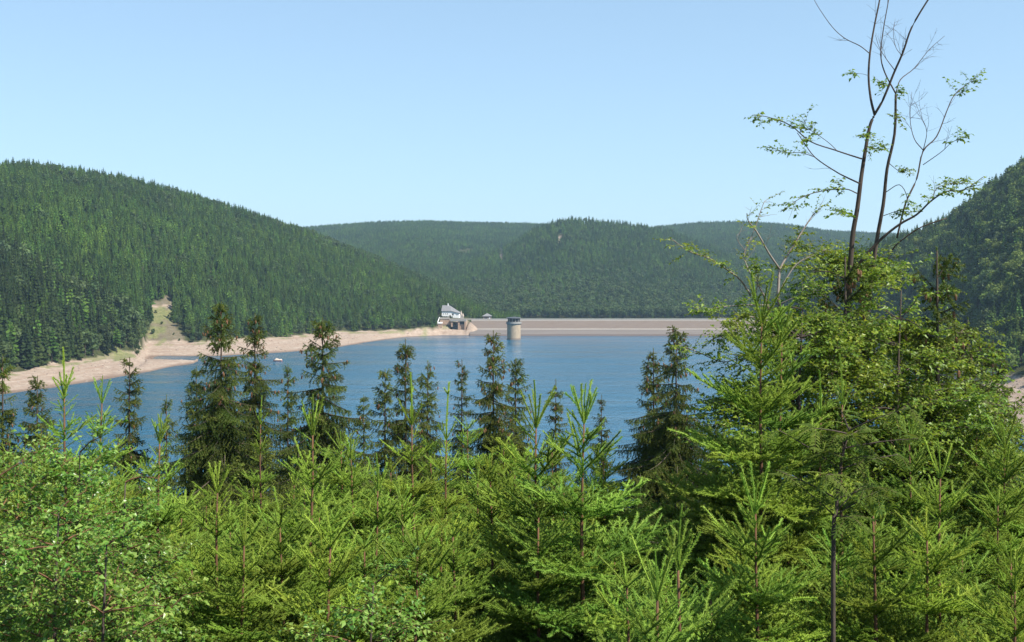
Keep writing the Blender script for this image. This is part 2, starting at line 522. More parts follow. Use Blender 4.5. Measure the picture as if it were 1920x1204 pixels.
def height(x, y):
    x, y = np.asarray(x, float), np.asarray(y, float)
    Ys = np.maximum(y, 40.0)
    u = CX + FPX * x / Ys
    near = 51.3 - 0.45 * np.maximum(y, -25) + 0.7 * vnoise(x / 9, y / 9) + 1.6 * vnoise(x / 31 + 5, y / 31)
    near = np.where(y < 0, 51.3 + 0.06 * np.minimum(-y, 30), near)
    near = np.where((y > 0) & (y < 2.5), np.maximum(near, 51.3 - 0.45 * y - 0.3), near)
    near = np.maximum(near, -6)
    jit = 10 * vnoise(x / 23, y / 23) + 5 * vnoise(x / 8 + 3, y / 8)
    jw = np.clip((y - 300) / 200, 0, 1) * np.clip((1000 - y) / 60, 0.15, 1)
    l = profile(LEFT, u, y + jit * 0.5 * jw)
    r = profile(RIGHT, u, y + jit * 0.25 * jw)
    f = profile(FAR, u, y) + np.where(y > 1500, 10 * vnoise(x / 260, y / 260), 0) * np.clip((2700 - y) / 500, 0, 1)
    m_ = profile(MID, u, y) + np.where(y > 1500, 12 * vnoise(x / 190 + 7, y / 300), 0) * np.clip((1900 - y) / 300, 0, 1)
    l = l + np.where(l > 14, 4.0 * vnoise(x / 75, y / 120) + 2.0 * vnoise(x / 30 + 9, y / 70), 0) * np.clip((l - 14) / 15, 0, 1)
    h = np.maximum(np.maximum(l, r), np.maximum(np.where(y > 1040, np.maximum(f, m_), -6), near))
    bump = 0.35 * vnoise(x / 4.0, y / 4.0) + 0.8 * vnoise(x / 11.0, y / 11.0)
    return h + np.where((h > 0.4) & (y > 300), bump, bump * np.clip(h, 0, 0.4))


def in_clearing(px, py):
    """eroded bank above the far beach (photo pixels of the ground point)"""
    ctr = np.interp(py, [552, 560, 576, 590, 605, 620, 645], [313, 312, 302, 303, 305, 308, 312])
    half = np.interp(py, [552, 560, 574, 578, 600, 620, 645], [3, 7, 26, 19, 20, 28, 42])
    return (np.abs(px - ctr) < half) & (py > 553) & (py < 650)


def pix(x, y, z):
    return CX + FPX * x / np.maximum(y, 1), HY - FPX * (z - EYE) / np.maximum(y, 1)


def tl_depth(rows_data, u):
    return np.interp(u, [r[0] for r in rows_data], [r[1] for r in rows_data])


LT = [(r[0], r[1][7][0]) for r in LEFT if r[0] < 915]
RT = [(r[0], r[1][2][0]) for r in RIGHT if r[0] >= 1440]


def ground_sheet():
    U = np.concatenate([np.arange(-860, -120, 40), np.arange(-120, 2060, 7), np.arange(2060, 3080, 40)]).astype(float)
    Y = np.concatenate([np.linspace(-45, 3, 10), np.geomspace(4, 330, 70), np.geomspace(336, 1180, 250), np.geomspace(1195, 3900, 110)])
    UU, YY = np.meshgrid(U, Y)
    X = (UU - CX) / FPX * np.where(YY > 60, YY, 60 + 0.35 * (YY - 60))
    Z = height(X, YY)
    nU, nY = len(U), len(Y)
    v = np.stack([X, YY, Z], -1).reshape(-1, 3)
    i = np.arange(nY - 1)[:, None] * nU + np.arange(nU - 1)[None]
    a, b_, c_, d = i, i + 1, i + nU + 1, i + nU
    f = np.stack([np.stack([a, b_, c_], -1), np.stack([a, c_, d], -1)], 2).reshape(-1, 3)
    mb = MB()
    mb.add(v, f)
    o = build(mb, 'ground', M['ground'], kind='structure', smooth=True)
    px, py = pix(X, YY, Z)
    u = CX + FPX * X / np.maximum(YY, 40)
    sand = np.zeros_like(X)
    jl = 7 * vnoise(X / 9, YY / 9)
    left = (u < 915) & (YY > 430) & (YY < tl_depth(LT, u) + jl) & (Z < 15)
    right = (u > 1430) & (YY > 330) & (YY < tl_depth(RT, u) + 16 + jl) & (Z < 20)
    sand[left | right] = 1
    sand[(Z < 1.0) & (YY > 300)] = 1
    cl = in_clearing(px, py) & (YY < 1000) & (YY > 740)
    sand[cl] = np.where(py > 638, 1.0, 0.36)[cl]
    gr = np.zeros_like(X)
    nn = vnoise(X / 7, YY / 10) + 0.5 * vnoise(X / 3, YY / 4)
    track = cl & (np.abs(py - 575) < 2.2)
    sand[track] = 1
    gr[cl & (py > 577) & (py < 606) & (nn > -0.25)] = 0.8
    gr[cl & (py > 612) & (py < 637) & (px < 312) & (nn > -0.25)] = 0.85
    gr[left & (u < 800) & (YY > tl_depth(LT, u) - 14) & (nn > 0.05)] = 0.75
    gr[(u > 215) & (u < 275) & (YY > 600) & (YY < 690) & (Z > 3.6)] = 0.9
    gr[(u > 831) & (u < 847) & (Z > 5) & (Z < 11) & (YY < 1060)] = 0.6
    far_bare = [(1050, 449, 6, 5), (868, 478, 12, 4), (882, 474, 9, 3), (803, 465, 5, 3), (940, 483, 4, 9)]
    for bx, by, rx, ry in far_bare:
        sand[(YY > 1400) & (YY < 1925) & (((px - bx) / rx) ** 2 + ((py - by) / ry) ** 2 < 1)] = 1
    for nme, arr in (('sand', sand), ('grass', gr)):
        at = o.data.attributes.new(nme, 'FLOAT', 'POINT')
        at.data.foreach_set('value', arr.astype(np.float32).ravel())
    return far_bare


FAR_BARE = ground_sheet()

mb = MB()
mb.quad((-900, 70, 0), (900, 70, 0), (900, 1046, 0), (-900, 1046, 0))
build(mb, 'lake_water', M['water'], kind='structure')

# air: one closed box of thin haze
m = bpy.data.materials.new('haze air')
m.use_nodes = True
nt = m.node_tree
for n in list(nt.nodes):
    if n.type != 'OUTPUT_MATERIAL':
        nt.nodes.remove(n)
pv = nt.nodes.new('ShaderNodeVolumePrincipled')
pv.inputs['Color'].default_value = (0.55, 0.80, 1.0, 1)
pv.inputs['Density'].default_value = 0.00010
pv.inputs['Anisotropy'].default_value = 0.2
nt.links.new(pv.outputs[0], nt.nodes['Material Output'].inputs['Volume'])
mb = MB()
mb.box(-4200, 4200, -80, 4100, -8.2, 262)
build(mb, 'haze', m, kind='stuff')


# ------------------------------------------------------------------ dam, tower, buildings
def X_(px, Y):
    return (px - CX) / FPX * Y


def Z_(py, Y):
    return EYE - (py - HY) / FPX * Y


dam = thing('embankment_dam', 'long low brown embankment dam across the far end of the lake', 'dam', (120, 1037, 0))
x0, x1 = X_(884, 1037) - 120, X_(1560, 1037) - 120


def slab(name, pts, mat, parent):
    """prism along x of a y-z outline"""
    mb = MB()
    n = len(pts)
    v = [(x, y, z) for x in (x0, x1) for y, z in pts]
    f = []
    for k in range(n):
        k2 = (k + 1) % n
        f += [[k, k2, n + k2], [k, n + k2, n + k]]
    for k in range(1, n - 1):
        f += [[0, k + 1, k], [n, n + k, n + k + 1]]
    mb.add(v, f)
    return build(mb, name, mat, parent)


slab('wet_face', [(-52, -3), (-41, 1.1), (-38, 1.1), (-38, -3)], M['dam_wet'], dam)
slab('lower_face', [(-41.2, 1.15), (-26, 5.0), (-20, 5.0), (-38, 1.0)], M['dam_lower'], dam)
slab('berm', [(-26.2, 4.9), (-26.0, 5.45), (-22.6, 5.6), (-22.0, 4.9)], M['kerb'], dam)
slab('upper_face', [(-22.4, 5.5), (-4.0, 12.0), (-1, 12.0), (-18, 5.3)], M['dam_upper'], dam)
slab('kerb', [(-4.2, 11.95), (-4.1, 12.7), (-3.2, 12.75), (-3.0, 11.95)], M['kerb'], dam)
slab('crest_wall', [(-3.1, 12.0), (-2.9, 13.8), (-2.3, 13.8), (-2.2, 12.0)], M['concrete'], dam)
slab('crest_road', [(-2.3, 12.6), (-2.3, 12.9), (5.4, 12.9), (5.4, 12.6)], M['asphalt'], dam)
slab('downstream_slope', [(5.3, 12.9), (12, 10), (30, 2.0), (5.3, 2.0)], M['ground'], dam)
mb = MB()
mb.box(x0, x1, 4.9, 5.0, 13.35, 13.8)
rail = build(mb, 'guard_rail', M['steel'], dam)
post = MB()
post.box(-0.08, 0.08, 5.02, 5.14, 12.9, 13.9)
pme = post.mesh('rail_post', [M['steel']])
for xx in np.arange(x0 + 1, x1, 5.0):
    link('rail_post', pme, rail, (xx, 0, 0))

# intake tower
TY = 936.0
tw = thing('intake_tower', 'round stone intake tower with dark windowed lantern standing in the lake', 'tower', (X_(963.5, TY), TY, 0))
R = 5.75
mb = MB()
mb.lathe([(R + 0.25, -5), (R + 0.25, -0.2), (R + 0.05, 1.2)], 48)
build(mb, 'waterline_course', M['towerwet'], tw, smooth=False)
mb = MB()
mb.lathe([(R, 1.15), (R, 12.9)], 48)
build(mb, 'shaft', M['towerstone'], tw, smooth=True)
mb = MB()
mb.lathe([(R, 12.6), (R + 0.8, 13.5), (R + 0.8, 14.3), (R - 1.2, 14.3)], 48)
build(mb, 'corbel_ring', M['concrete'], tw)
mb = MB()
mb.lathe([(R - 0.75, 14.25), (R - 0.75, 18.0)], 48)
lan = build(mb, 'lantern_wall', M['tin'], tw, smooth=True)
rl = MB()
rl.lathe([(R + 0.7, 14.3), (R + 0.7, 15.2), (R + 0.6, 15.2), (R + 0.6, 14.3)], 48)
build(rl, 'gallery_parapet', M['concrete'], tw)
win = MB()
win.box(-0.95, 0.95, -0.1, 0.12, 0, 2.4)
wme = win.mesh('window', [M['dark']])
col_ = MB()
col_.box(-0.22, 0.22, -0.25, 0.1, 0, 3.7)
cme = col_.mesh('pillar', [M['concrete']])
for k in range(12):
    a = 2 * math.pi * k / 12
    o = link('window', wme, lan, ((R - 0.72) * math.sin(a), -(R - 0.72) * math.cos(a), 15.3))
    o.rotation_euler.z = a
    a += math.pi / 12
    o = link('pillar', cme, tw, ((R - 0.62) * math.sin(a), -(R - 0.62) * math.cos(a), 14.3))
    o.rotation_euler.z = a
mb = MB()
mb.lathe([(0.01, 17.95), (R + 0.75, 17.95), (R + 0.75, 18.45), (R - 0.6, 18.9), (0.01, 19.4)], 48)
build(mb, 'roof', M['tin'], tw)
mb = MB()
mb.lathe([(0.12, 19.3), (0.05, 20.6), (0.0, 20.6)], 8)
build(mb, 'finial', M['tin'], tw)

# house
HYD = 1046.0
hz = Z_(594.5, HYD)
house = thing('white_house', 'white rendered house with grey slate roof above the bank beside the dam', 'house', (X_(846.3, HYD), HYD, hz))
house.rotation_euler.z = math.radians(-6)
L_, W_, EH = 9.2, 10.0, 6.0
mb = MB()
rz = 11.0
mb.box(-L_, 0, 0, W_, -3, EH)
mb.add([(-L_, 0, EH), (-L_, W_, EH), (-L_, W_ / 2, rz - 0.2)], [[0, 2, 1]])
wg = [(0.01, 0.02, -3), (7.3, 0.02, -3), (7.3, 0.02, 3.9), (0.01, 0.02, 5.2)]
bk = [(x, W_ - 0.02, z) for x, y, z in wg]
mb.add(wg + bk, [[0, 1, 2], [0, 2, 3], [1, 5, 6], [1, 6, 2], [4, 6, 5], [4, 7, 6]])
build(mb, 'wall', M['white'], house)
mb = MB()
A, A0 = (-2.6, W_ / 2, rz), (-L_ - 0.4, W_ / 2, rz)
F0, B, C_, D_, E_, G0 = (-L_ - 0.4, -0.6, EH - 0.2), (0, -0.6, EH - 0.2), (7.9, -0.6, 3.75), (7.9, W_ + 0.6, 3.75), (0, W_ + 0.6, EH - 0.2), (-L_ - 0.4, W_ + 0.6, EH - 0.2)
top_ = [A, A0, F0, B, C_, D_, E_, G0]
low_ = [(x, y, z - 0.35) for x, y, z in top_]
fs = [[1, 2, 3], [1, 3, 0], [0, 3, 4], [0, 4, 5], [0, 5, 6], [0, 6, 7], [0, 7, 1]]
ed = [(1, 2), (2, 3), (3, 4), (4, 5), (5, 6), (6, 7), (7, 1)]
mb.add(top_ + low_, fs + [[a + 8, c + 8, b + 8] for a, b, c in fs] + [q for a, b in ed for q in ([a, a + 8, b + 8], [a, b + 8, b])])
roof = build(mb, 'roof', M['slate'], house)
mb = MB()
mb.box(-4.4, -3.5, W_ / 2 - 0.5, W_ / 2 + 0.5, rz - 1.0, rz + 1.7)
build(mb, 'chimney', M['white'], roof)


def window(parent, M4, w, h):
    mb = MB()
    mb.box(-w / 2 - 0.12, w / 2 + 0.12, -0.06, 0.1, -0.12, h + 0.12)
    o = build(mb, 'window', M['kerb'], parent)
    o.matrix_local = M4
    mb = MB()
    mb.box(-w / 2, w / 2, -0.09, -0.02, 0, h)
    build(mb, 'pane', M['dark'], o)


for xx in (-7.4, -5.4, -3.6):
    window(house, Matrix.Translation((xx, 0, 2.6)), 0.5, 0.8)
window(house, Matrix.Translation((1.5, 0.02, 1.7)), 1.3, 1.5)
window(house, Matrix.Translation((5.4, 0.02, 1.7)), 0.5, 0.8)
mb = MB()
mb.box(-1.7, -0.7, -0.08, 0.1, -0.2, 2.0)
build(mb, 'door', M['bark'], house)

pv_ = thing('pavilion', 'small square pavilion with low grey pyramid roof behind the dam crest', 'pavilion', (X_(913.5, 1048), 1048, 11.6))
mb = MB()
mb.box(-3.9, 3.9, -3.9, 3.9, -1, 4.6)
build(mb, 'wall', M['masonry'], pv_)
mb = MB()
e = 4.6
mb.add([(-e, -e, 4.5), (e, -e, 4.5), (e, e, 4.5), (-e, e, 4.5), (0, 0, 7.2), (-e, -e, 4.2), (e, -e, 4.2), (e, e, 4.2), (-e, e, 4.2)],
       [[0, 1, 4], [1, 2, 4], [2, 3, 4], [3, 0, 4], [0, 5, 6], [0, 6, 1], [1, 6, 7], [1, 7, 2], [2, 7, 8], [2, 8, 3], [3, 8, 5], [3, 5, 0], [5, 7, 6], [5, 8, 7]])
build(mb, 'roof', M['slate'], pv_)
mb = MB()
mb.box(1.9, 2.9, -4.0, -3.85, -1, 3.6)
build(mb, 'door', M['white'], pv_)
mb = MB()
mb.box(-2.6, 0.4, -3.98, -3.85, 1.2, 3.0)
build(mb, 'window', M['dark'], pv_)

# bridge over the spillway inlet, terrace and bank
BY = 1018.0
br = thing('spillway_bridge', 'concrete spillway bridge on stone piers between the bank and the dam', 'bridge', (X_(860, BY), BY, 0))


def bx(name, px0, px1, py0, py1, y0, y1, mat, parent=br):
    mb = MB()
    ox, oy, oz = parent.location
    mb.box(X_(px0, BY) - ox, X_(px1, BY) - ox, y0, y1, Z_(py1, BY) - oz, Z_(py0, BY) - oz)
    return build(mb, name, mat, parent)


bx('deck', 844.5, 874, 599.3, 602.2, -4.2, 9, M['concrete'])
bx('parapet', 843, 891, 597.0, 599.2, -4.3, -3.9, M['kerb'])
bx('pier', 846, 849, 602.3, 612.5, -3.5, 6, M['masonry'])
bx('pier', 859, 862.2, 602.3, 619, -3.6, 6, M['masonry'])
bx('abutment_wall', 862.3, 871, 608.0, 623.5, -2.2, 6, M['masonry'])
bx('pier', 871.1, 873.6, 602.3, 623.5, -4.3, 6, M['masonry'])
bx('gate', 862.4, 871, 602.5, 607.8, 0.5, 1.2, M['tin'])
bx('inlet_dark_block', 849.2, 858.8, 609.5, 618, -1.0, 6, M['dark'])  # solid near-black block standing in for the opening between two piers

rw = thing('retaining_wall', 'pinkish stone retaining wall with pale coping below the white house', 'wall', (X_(834, BY), BY, 0))
bx('wall_face', 825, 845.8, 598.5, 609, 1.0, 3.0, M['masonry'], rw)
bx('coping', 824, 843, 595.5, 598.4, 0.6, 3.2, M['kerb'], rw)
vc = thing('valve_chamber', 'small square stone shaft house with white flat roof on the shore', 'shaft house', (X_(825.5, BY), BY, 0))
bx('wall', 821.5, 829.5, 606.5, 617.5, -5, 0.4, M['masonry'], vc)
bx('roof', 821.0, 829.8, 604.0, 606.4, -5.4, 0.6, M['white'], vc)
st = MB()
st.tube([(-2.3, -2, Z_(604, BY)), (-0.9, 2, Z_(595, BY))], 0.35, 5)
build(st, 'stair_rail', M['white'], vc)
for k, (px, ht) in enumerate([(864.6, 10.0), (868.0, 7.5)]):
    Yp = 1032
    g = thing('gate_pillar', ['taller pale stone pillar right of the white house', 'shorter pale stone pillar right of the white house'][k], 'pillar', (X_(px, Yp), Yp, 12), group='stone pillars beside the house')
    mb = MB()
    mb.box(-0.8, 0.8, -0.8, 0.8, 0, ht * 0.55)
    build(mb, 'shaft', M['kerb'], g)
    mb = MB()
    mb.lathe([(0.9, 0), (1.0, ht * 0.1), (0.45, ht * 0.3), (0.0, ht * 0.45)], 10, origin=(0, 0, ht * 0.55))
    build(mb, 'finial', M['canvas'], g)

# boat under a cover, off the far beach
bt = thing('covered_boat', 'small reddish boat under a pale cover floating off the beach', 'boat', (X_(521, 693), 693, 0))
mb = MB()
sect = []
for s, w_, h in [(-2.9, 0.05, 0.95), (-2.2, 0.7, 0.8), (-0.8, 1.05, 0.7), (0.8, 1.1, 0.7), (2.3, 0.9, 0.75), (2.7, 0.8, 0.8)]:
    sect.append([(s, -w_, h), (s, -w_ * 0.7, -0.2), (s, w_ * 0.7, -0.2), (s, w_, h)])
v = np.array(sect).reshape(-1, 3)
f = []
for i in range(5):
    for k in range(4):
        k2 = (k + 1) % 4
        f += [[i * 4 + k, i * 4 + k2, i * 4 + 4 + k2], [i * 4 + k, i * 4 + 4 + k2, i * 4 + 4 + k]]
f += [[20, 21, 22], [20, 22, 23]]
mb.add(v, f)
build(mb, 'hull', M['redhull'], bt)
mb = MB()
ys = np.linspace(-1, 1, 9)
v = []
for s, hgt in [(-1.9, 0.78), (-1.5, 1.7), (-0.8, 2.0), (0.3, 1.6), (1.5, 1.3), (2.2, 1.55), (2.6, 0.8)]:
    for t in ys:
        v.append((s, t * 1.12, 0.75 + (hgt - 0.75) * (1 - t * t)))
f = []
for i in range(6):
    for k in range(8):
        a = i * 9 + k
        f += [[a, a + 1, a + 10], [a, a + 10, a + 9]]
mb.add(v, f)
build(mb, 'cover', M['canvas'], bt, smooth=True)


# ------------------------------------------------------------------ forest tree templates
def conifer_mesh(seed, wide=0.17, tiers=15, per=8, low=0.12):
    r = np.random.default_rng(seed)
    mb = MB()
    mb.tube([(0, 0, -0.06), (0, 0, 0.5), (0, 0, 0.98)], [0.011, 0.008, 0.001], 4, 1)
    for i in range(tiers):
        t = i / (tiers - 1)
        z = low + (0.98 - low) * t ** 0.92
        Rt = wide * (1 - t) ** 0.82 + 0.012
        n = max(4, int(per * (1 - 0.45 * t)))
        a0 = r.random() * 6.28
        for k in range(n):
            a = a0 + 6.283 * (k + 0.35 * r.random()) / n
            Lk = Rt * r.uniform(0.62, 1.2)
            dz = -Lk * r.uniform(0.1, 0.5)
            d = np.array([math.cos(a), math.sin(a), 0])
            s = np.array([-d[1], d[0], 0])
            w = Lk * r.uniform(0.26, 0.42)
            sk = r.uniform(0.02, 0.045)
            z0 = z + r.uniform(-0.012, 0.012)
            B = np.array([0, 0, z0])
            m1 = d * Lk * 0.55 + (0, 0, z0 + dz * 0.3)
            T = d * Lk + (0, 0, z0 + dz)
            l1, r1 = d * Lk * 0.45 + s * w + (0, 0, z0 + dz * 0.6 - sk), d * Lk * 0.5 - s * w + (0, 0, z0 + dz * 0.6 - sk)
            l2, r2 = d * Lk * 0.85 + s * w * 0.7 + (0, 0, z0 + dz - sk), d * Lk * 0.85 - s * w * 0.6 + (0, 0, z0 + dz - sk)
            tn = r.uniform(0.1, 0.8)
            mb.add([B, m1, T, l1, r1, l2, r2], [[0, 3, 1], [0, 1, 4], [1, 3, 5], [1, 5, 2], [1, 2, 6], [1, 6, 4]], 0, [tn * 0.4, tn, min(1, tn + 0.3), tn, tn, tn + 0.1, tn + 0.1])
    return mb.mesh('conifer', [M['forest'], M['darkbark']])


def broad_mesh(seed, n=520, sz=0.05):
    r = np.random.default_rng(seed)
    mb = MB()
    mb.tube([(0, 0, -0.05), (0.01, 0, 0.3), (0, 0.02, 0.7)], [0.018, 0.014, 0.004], 5, 1)
    lobes = [(np.array([r.uniform(-.15, .15), r.uniform(-.15, .15), r.uniform(.35, .85)]), r.uniform(.12, .22)) for _ in range(9)]
    for c_, rad in lobes:
        mb.tube([(0, 0, c_[2] * 0.5), tuple(c_)], [0.008, 0.003], 3, 1)
    P, Nn, Tn = [], [], []
    for k in range(n):
        c_, rad = lobes[k % len(lobes)]
        d = norm(r.normal(size=3))
        d[2] = d[2] * 0.8 + 0.15
        P.append(c_ + d * rad * r.uniform(0.6, 1.05))
        Nn.append(norm(d + r.normal(size=3) * 0.55))
        Tn.append(np.clip(r.normal(0.5, 0.25), 0, 1))
    P, Nn = np.array(P), np.array(Nn)
    u = norm(np.cross(Nn, r.normal(size=P.shape)))
    w = np.cross(Nn, u)
    s = sz * r.uniform(0.6, 1.2, (n, 1))
    v = np.stack([P - u * s, P + w * s * 0.7, P + u * s, P - w * s * 0.7], 1).reshape(-1, 3)
    i = np.arange(n)[:, None] * 4
    f = np.concatenate([i + [0, 1, 2], i + [0, 2, 3]])
    mb.add(v, f, 0, np.repeat(Tn, 4))
    return mb.mesh('broadleaf', [M['forestleaf'], M['darkbark']])


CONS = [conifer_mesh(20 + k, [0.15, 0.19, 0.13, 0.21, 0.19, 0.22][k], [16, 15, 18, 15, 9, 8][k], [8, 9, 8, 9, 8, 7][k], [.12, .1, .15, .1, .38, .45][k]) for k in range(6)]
BROADS = [broad_mesh(40 + k) for k in range(3)]
DARKS = [CONS[0].copy(), CONS[1].copy()]
LIGHTS = [BROADS[0].copy(), BROADS[2].copy()]
for me in DARKS:
    me.materials[0] = M['forestdark']
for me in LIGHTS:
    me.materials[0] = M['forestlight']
TEMPL = CONS + BROADS + DARKS + LIGHTS
tcol = bpy.data.collections.new('tree templates')         # unlinked: only instanced through the woods
for k, me in enumerate(TEMPL):
    tcol.objects.link(bpy.data.objects.new('tree%02d' % k, me))


def gn_forest(name, label, pts, kinds, sizes, rots):
    me = bpy.data.meshes.new(name)
    me.vertices.add(len(pts))
    me.vertices.foreach_set('co', pts.astype(np.float32).ravel())
    for nme, typ, arr in (('tree', 'INT', kinds.astype(np.int32)), ('size', 'FLOAT', sizes.astype(np.float32)), ('spin', 'FLOAT', rots.astype(np.float32))):
        at = me.attributes.new(nme, typ, 'POINT')
        at.data.foreach_set('value', arr)
    o = link(name, me, kind='stuff')
    o['label'] = label
    o['category'] = 'forest'
    ng = bpy.data.node_groups.new(name, 'GeometryNodeTree')
    ng.interface.new_socket('Geometry', in_out='INPUT', socket_type='NodeSocketGeometry')
    ng.interface.new_socket('Geometry', in_out='OUTPUT', socket_type='NodeSocketGeometry')
    gi, go = ng.nodes.new('NodeGroupInput'), ng.nodes.new('NodeGroupOutput')
    iop = ng.nodes.new('GeometryNodeInstanceOnPoints')
    ci = ng.nodes.new('GeometryNodeCollectionInfo')
    ci.inputs['Collection'].default_value = tcol
    ci.inputs['Separate Children'].default_value = True
    ci.inputs['Reset Children'].default_value = True

    def attr(nm, dt):
        n = ng.nodes.new('GeometryNodeInputNamedAttribute')
        n.data_type = dt
        n.inputs['Name'].default_value = nm
        return n.outputs['Attribute']
    cx = ng.nodes.new('ShaderNodeCombineXYZ')
    ng.links.new(attr('spin', 'FLOAT'), cx.inputs[2])
    L = ng.links
    L.new(gi.outputs[0], iop.inputs['Points'])
    L.new(ci.outputs[0], iop.inputs['Instance'])
    iop.inputs['Pick Instance'].default_value = True
    L.new(attr('tree', 'INT'), iop.inputs['Instance Index'])
    L.new(cx.outputs[0], iop.inputs['Rotation'])
    L.new(attr('size', 'FLOAT'), iop.inputs['Scale'])
    L.new(iop.outputs[0], go.inputs[0])
    md = o.modifiers.new('trees', 'NODES')
    md.node_group = ng
    return o


def scatter(u0, u1, Y0, Y1, spacing, seed):
    r = np.random.default_rng(seed)
    xs0, xs1 = (u0 - CX) / FPX * (Y1 if u0 < CX else Y0), (u1 - CX) / FPX * (Y1 if u1 > CX else Y0)
    gx, gy = np.meshgrid(np.arange(xs0, xs1, spacing), np.arange(Y0, Y1, spacing))
    x = gx.ravel() + r.uniform(-.5, .5, gx.size) * spacing
    y = gy.ravel() + r.uniform(-.5, .5, gx.size) * spacing
    z = height(x, y)
    u = CX + FPX * x / y
    k = (u > u0) & (u < u1)
    return x[k], y[k], z[k], u[k], r


individual = []                                          # (x, y, z, size, template, spin, bank)

# left bank
x, y, z, u, r = scatter(-160, 975, 500, 1330, 4.4, 5)
px, py = pix(x, y, z)
t = np.where(u < 915, tl_depth(LT, np.minimum(u, 914)), 1062)
R_ = np.interp(u, [rr[0] for rr in LEFT], [rr[1][9][0] for rr in LEFT])
ok = (y > t + 1) & (z > 2.5) & (y < R_ + 45) & ~(in_clearing(px, py) & (y < 1010))
hx, hy = house.location.x, house.location.y
ok &= ~((x > X_(819, y)) & (x < X_(900, y)) & (y < 1066))
ok &= ~((x > X_(896, y)) & (x < X_(930, y)) & (y < 1058))
# a cutting behind the clearing keeps the track free
x, y, z, u, t = x[ok], y[ok], z[ok], u[ok], t[ok]
sz = r.uniform(9.0, 17.5, len(x)) * np.interp(u, [-100, 250, 700, 960], [1.12, 1.0, 0.92, 0.8])
front = (u < 262) & (y < 730 + 40 * vnoise(x / 40, y / 40))
sz *= np.where(front, 1.5, 1.0)
kind = r.integers(0, 6, len(x))
edge = (y - t) < 16
dk = front & (r.random(len(x)) < 0.8)
kind[dk] = r.integers(9, 11, dk.sum())
pb = np.where(edge, np.interp(u, [0, 130, 160, 250, 520, 560, 820, 900], [0.1, 0.2, 0.7, 0.6, 0.2, 0.5, 0.6, 0.6]), 0.03 + 0.12 * (vnoise(x / 60, y / 60) > 0.2))
bro = r.random(len(x)) < pb
kind[bro] = r.integers(6, 9, bro.sum())
sz[bro] *= np.where(edge[bro], 0.62, 0.85)
spin = r.uniform(0, 6.28, len(x))
score = sz / y * (((u > -10) & (u < 940)) & ((y - t) < 26))
order = np.argsort(-score)[:170]
for i in order:
    individual.append((x[i], y[i], z[i], sz[i], kind[i], spin[i], 'left'))
keep = np.ones(len(x), bool)
keep[order] = False
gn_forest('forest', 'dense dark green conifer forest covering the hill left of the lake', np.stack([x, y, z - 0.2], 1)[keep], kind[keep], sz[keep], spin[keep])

# right bank
x, y, z, u, r = scatter(1400, 2250, 380, 1120, 4.8, 6)
t = np.interp(u, [a for a, b_ in RT], [b_ for a, b_ in RT])
R_ = np.interp(u, [rr[0] for rr in RIGHT], [rr[1][5][0] for rr in RIGHT])
ok = (y > t + 12) & (z > 6) & (y < R_ + 50) & (r.random(len(x)) < np.interp(y - t, [10, 40, 90], [0.35, 0.6, 0.95]))
x, y, z, u, t = x[ok], y[ok], z[ok], u[ok], t[ok]
kind = r.integers(0, 6, len(x))
bro = r.random(len(x)) < np.where(vnoise(x / 35, y / 45) > -0.2, 0.9, 0.12) * np.interp(y, [450, 700, 850], [1.0, 0.8, 0.35])
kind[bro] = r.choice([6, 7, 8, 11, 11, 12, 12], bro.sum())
sz = r.uniform(11, 18, len(x))
sz[bro] *= 0.8
spin = r.uniform(0, 6.28, len(x))
score = sz / y * ((u > 1770) & (u < 1935) & ((y - t) < 150))
order = np.argsort(-score)[:125]
order = order[score[order] > 0]
for i in order:
    individual.append((x[i], y[i], z[i], sz[i], kind[i], spin[i], 'right'))
keep = np.ones(len(x), bool)
keep[order] = False
gn_forest('forest', 'mixed conifer and broadleaf forest covering the hill at the right edge', np.stack([x, y, z - 0.2], 1)[keep], kind[keep], sz[keep], spin[keep])

# far hills behind the dam
x, y, z, u, r = scatter(380, 1800, 1300, 2960, 5.6, 8)
px, py = pix(x, y, z)
ok = (z > 3.5)
for bx_, by_, rx, ry in FAR_BARE:
    ok &= ~((y > 1400) & (((px - bx_) / (rx * 1.1)) ** 2 + ((py + 1.5 - by_) / (ry * 1.6 + 1.5)) ** 2 < 1))
mid_h = profile(MID, u, y)
far_h = profile(FAR, u, y)
ok &= ~((y > 1935) & (y < 2150) & (np.abs(mid_h - z) < 20) & (mid_h > far_h))
x, y, z, u = x[ok], y[ok], z[ok], u[ok]
kind = r.integers(0, 6, len(x))
pb = np.interp(y, [1300, 1420, 1560, 1650], [0.85, 0.7, 0.2, 0.05])
bro = r.random(len(x)) < pb
kind[bro] = r.integers(6, 9, bro.sum())
sz = r.uniform(10, 17, len(x))
sz[(np.abs(u - 1080) < 50) & (y > 1880) & (y < 1960)] *= 1.08
sz[bro] *= 0.9
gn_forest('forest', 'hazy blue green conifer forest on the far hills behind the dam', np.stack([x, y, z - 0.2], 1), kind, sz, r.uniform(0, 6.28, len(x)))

LAB = {('left', 0): ('spruce_tree', 'dark spruce at the front of the wood above the left beach', 'front row spruces above the left beach'),
       ('left', 1): ('broadleaf_tree', 'pale green leafy tree at the front of the wood above the left beach', 'front row leafy trees above the left beach'),
       ('right', 0): ('spruce_tree', 'dark spruce on the hillside above the gravel shore at the right edge', 'spruces on the right hillside'),
       ('right', 1): ('broadleaf_tree', 'round leafy tree on the hillside above the gravel shore at the right edge', 'leafy trees on the right hillside')}
for x_, y_, z_, s_, k_, sp_, bank in individual:
    nm, lb, gp = LAB[(bank, int(k_ in (6, 7, 8, 11, 12)))]
    o = thing(nm, lb, 'tree', (x_, y_, z_ - 0.2), TEMPL[k_], gp)
    o.scale = (s_, s_, s_)
    o.rotation_euler.z = sp_

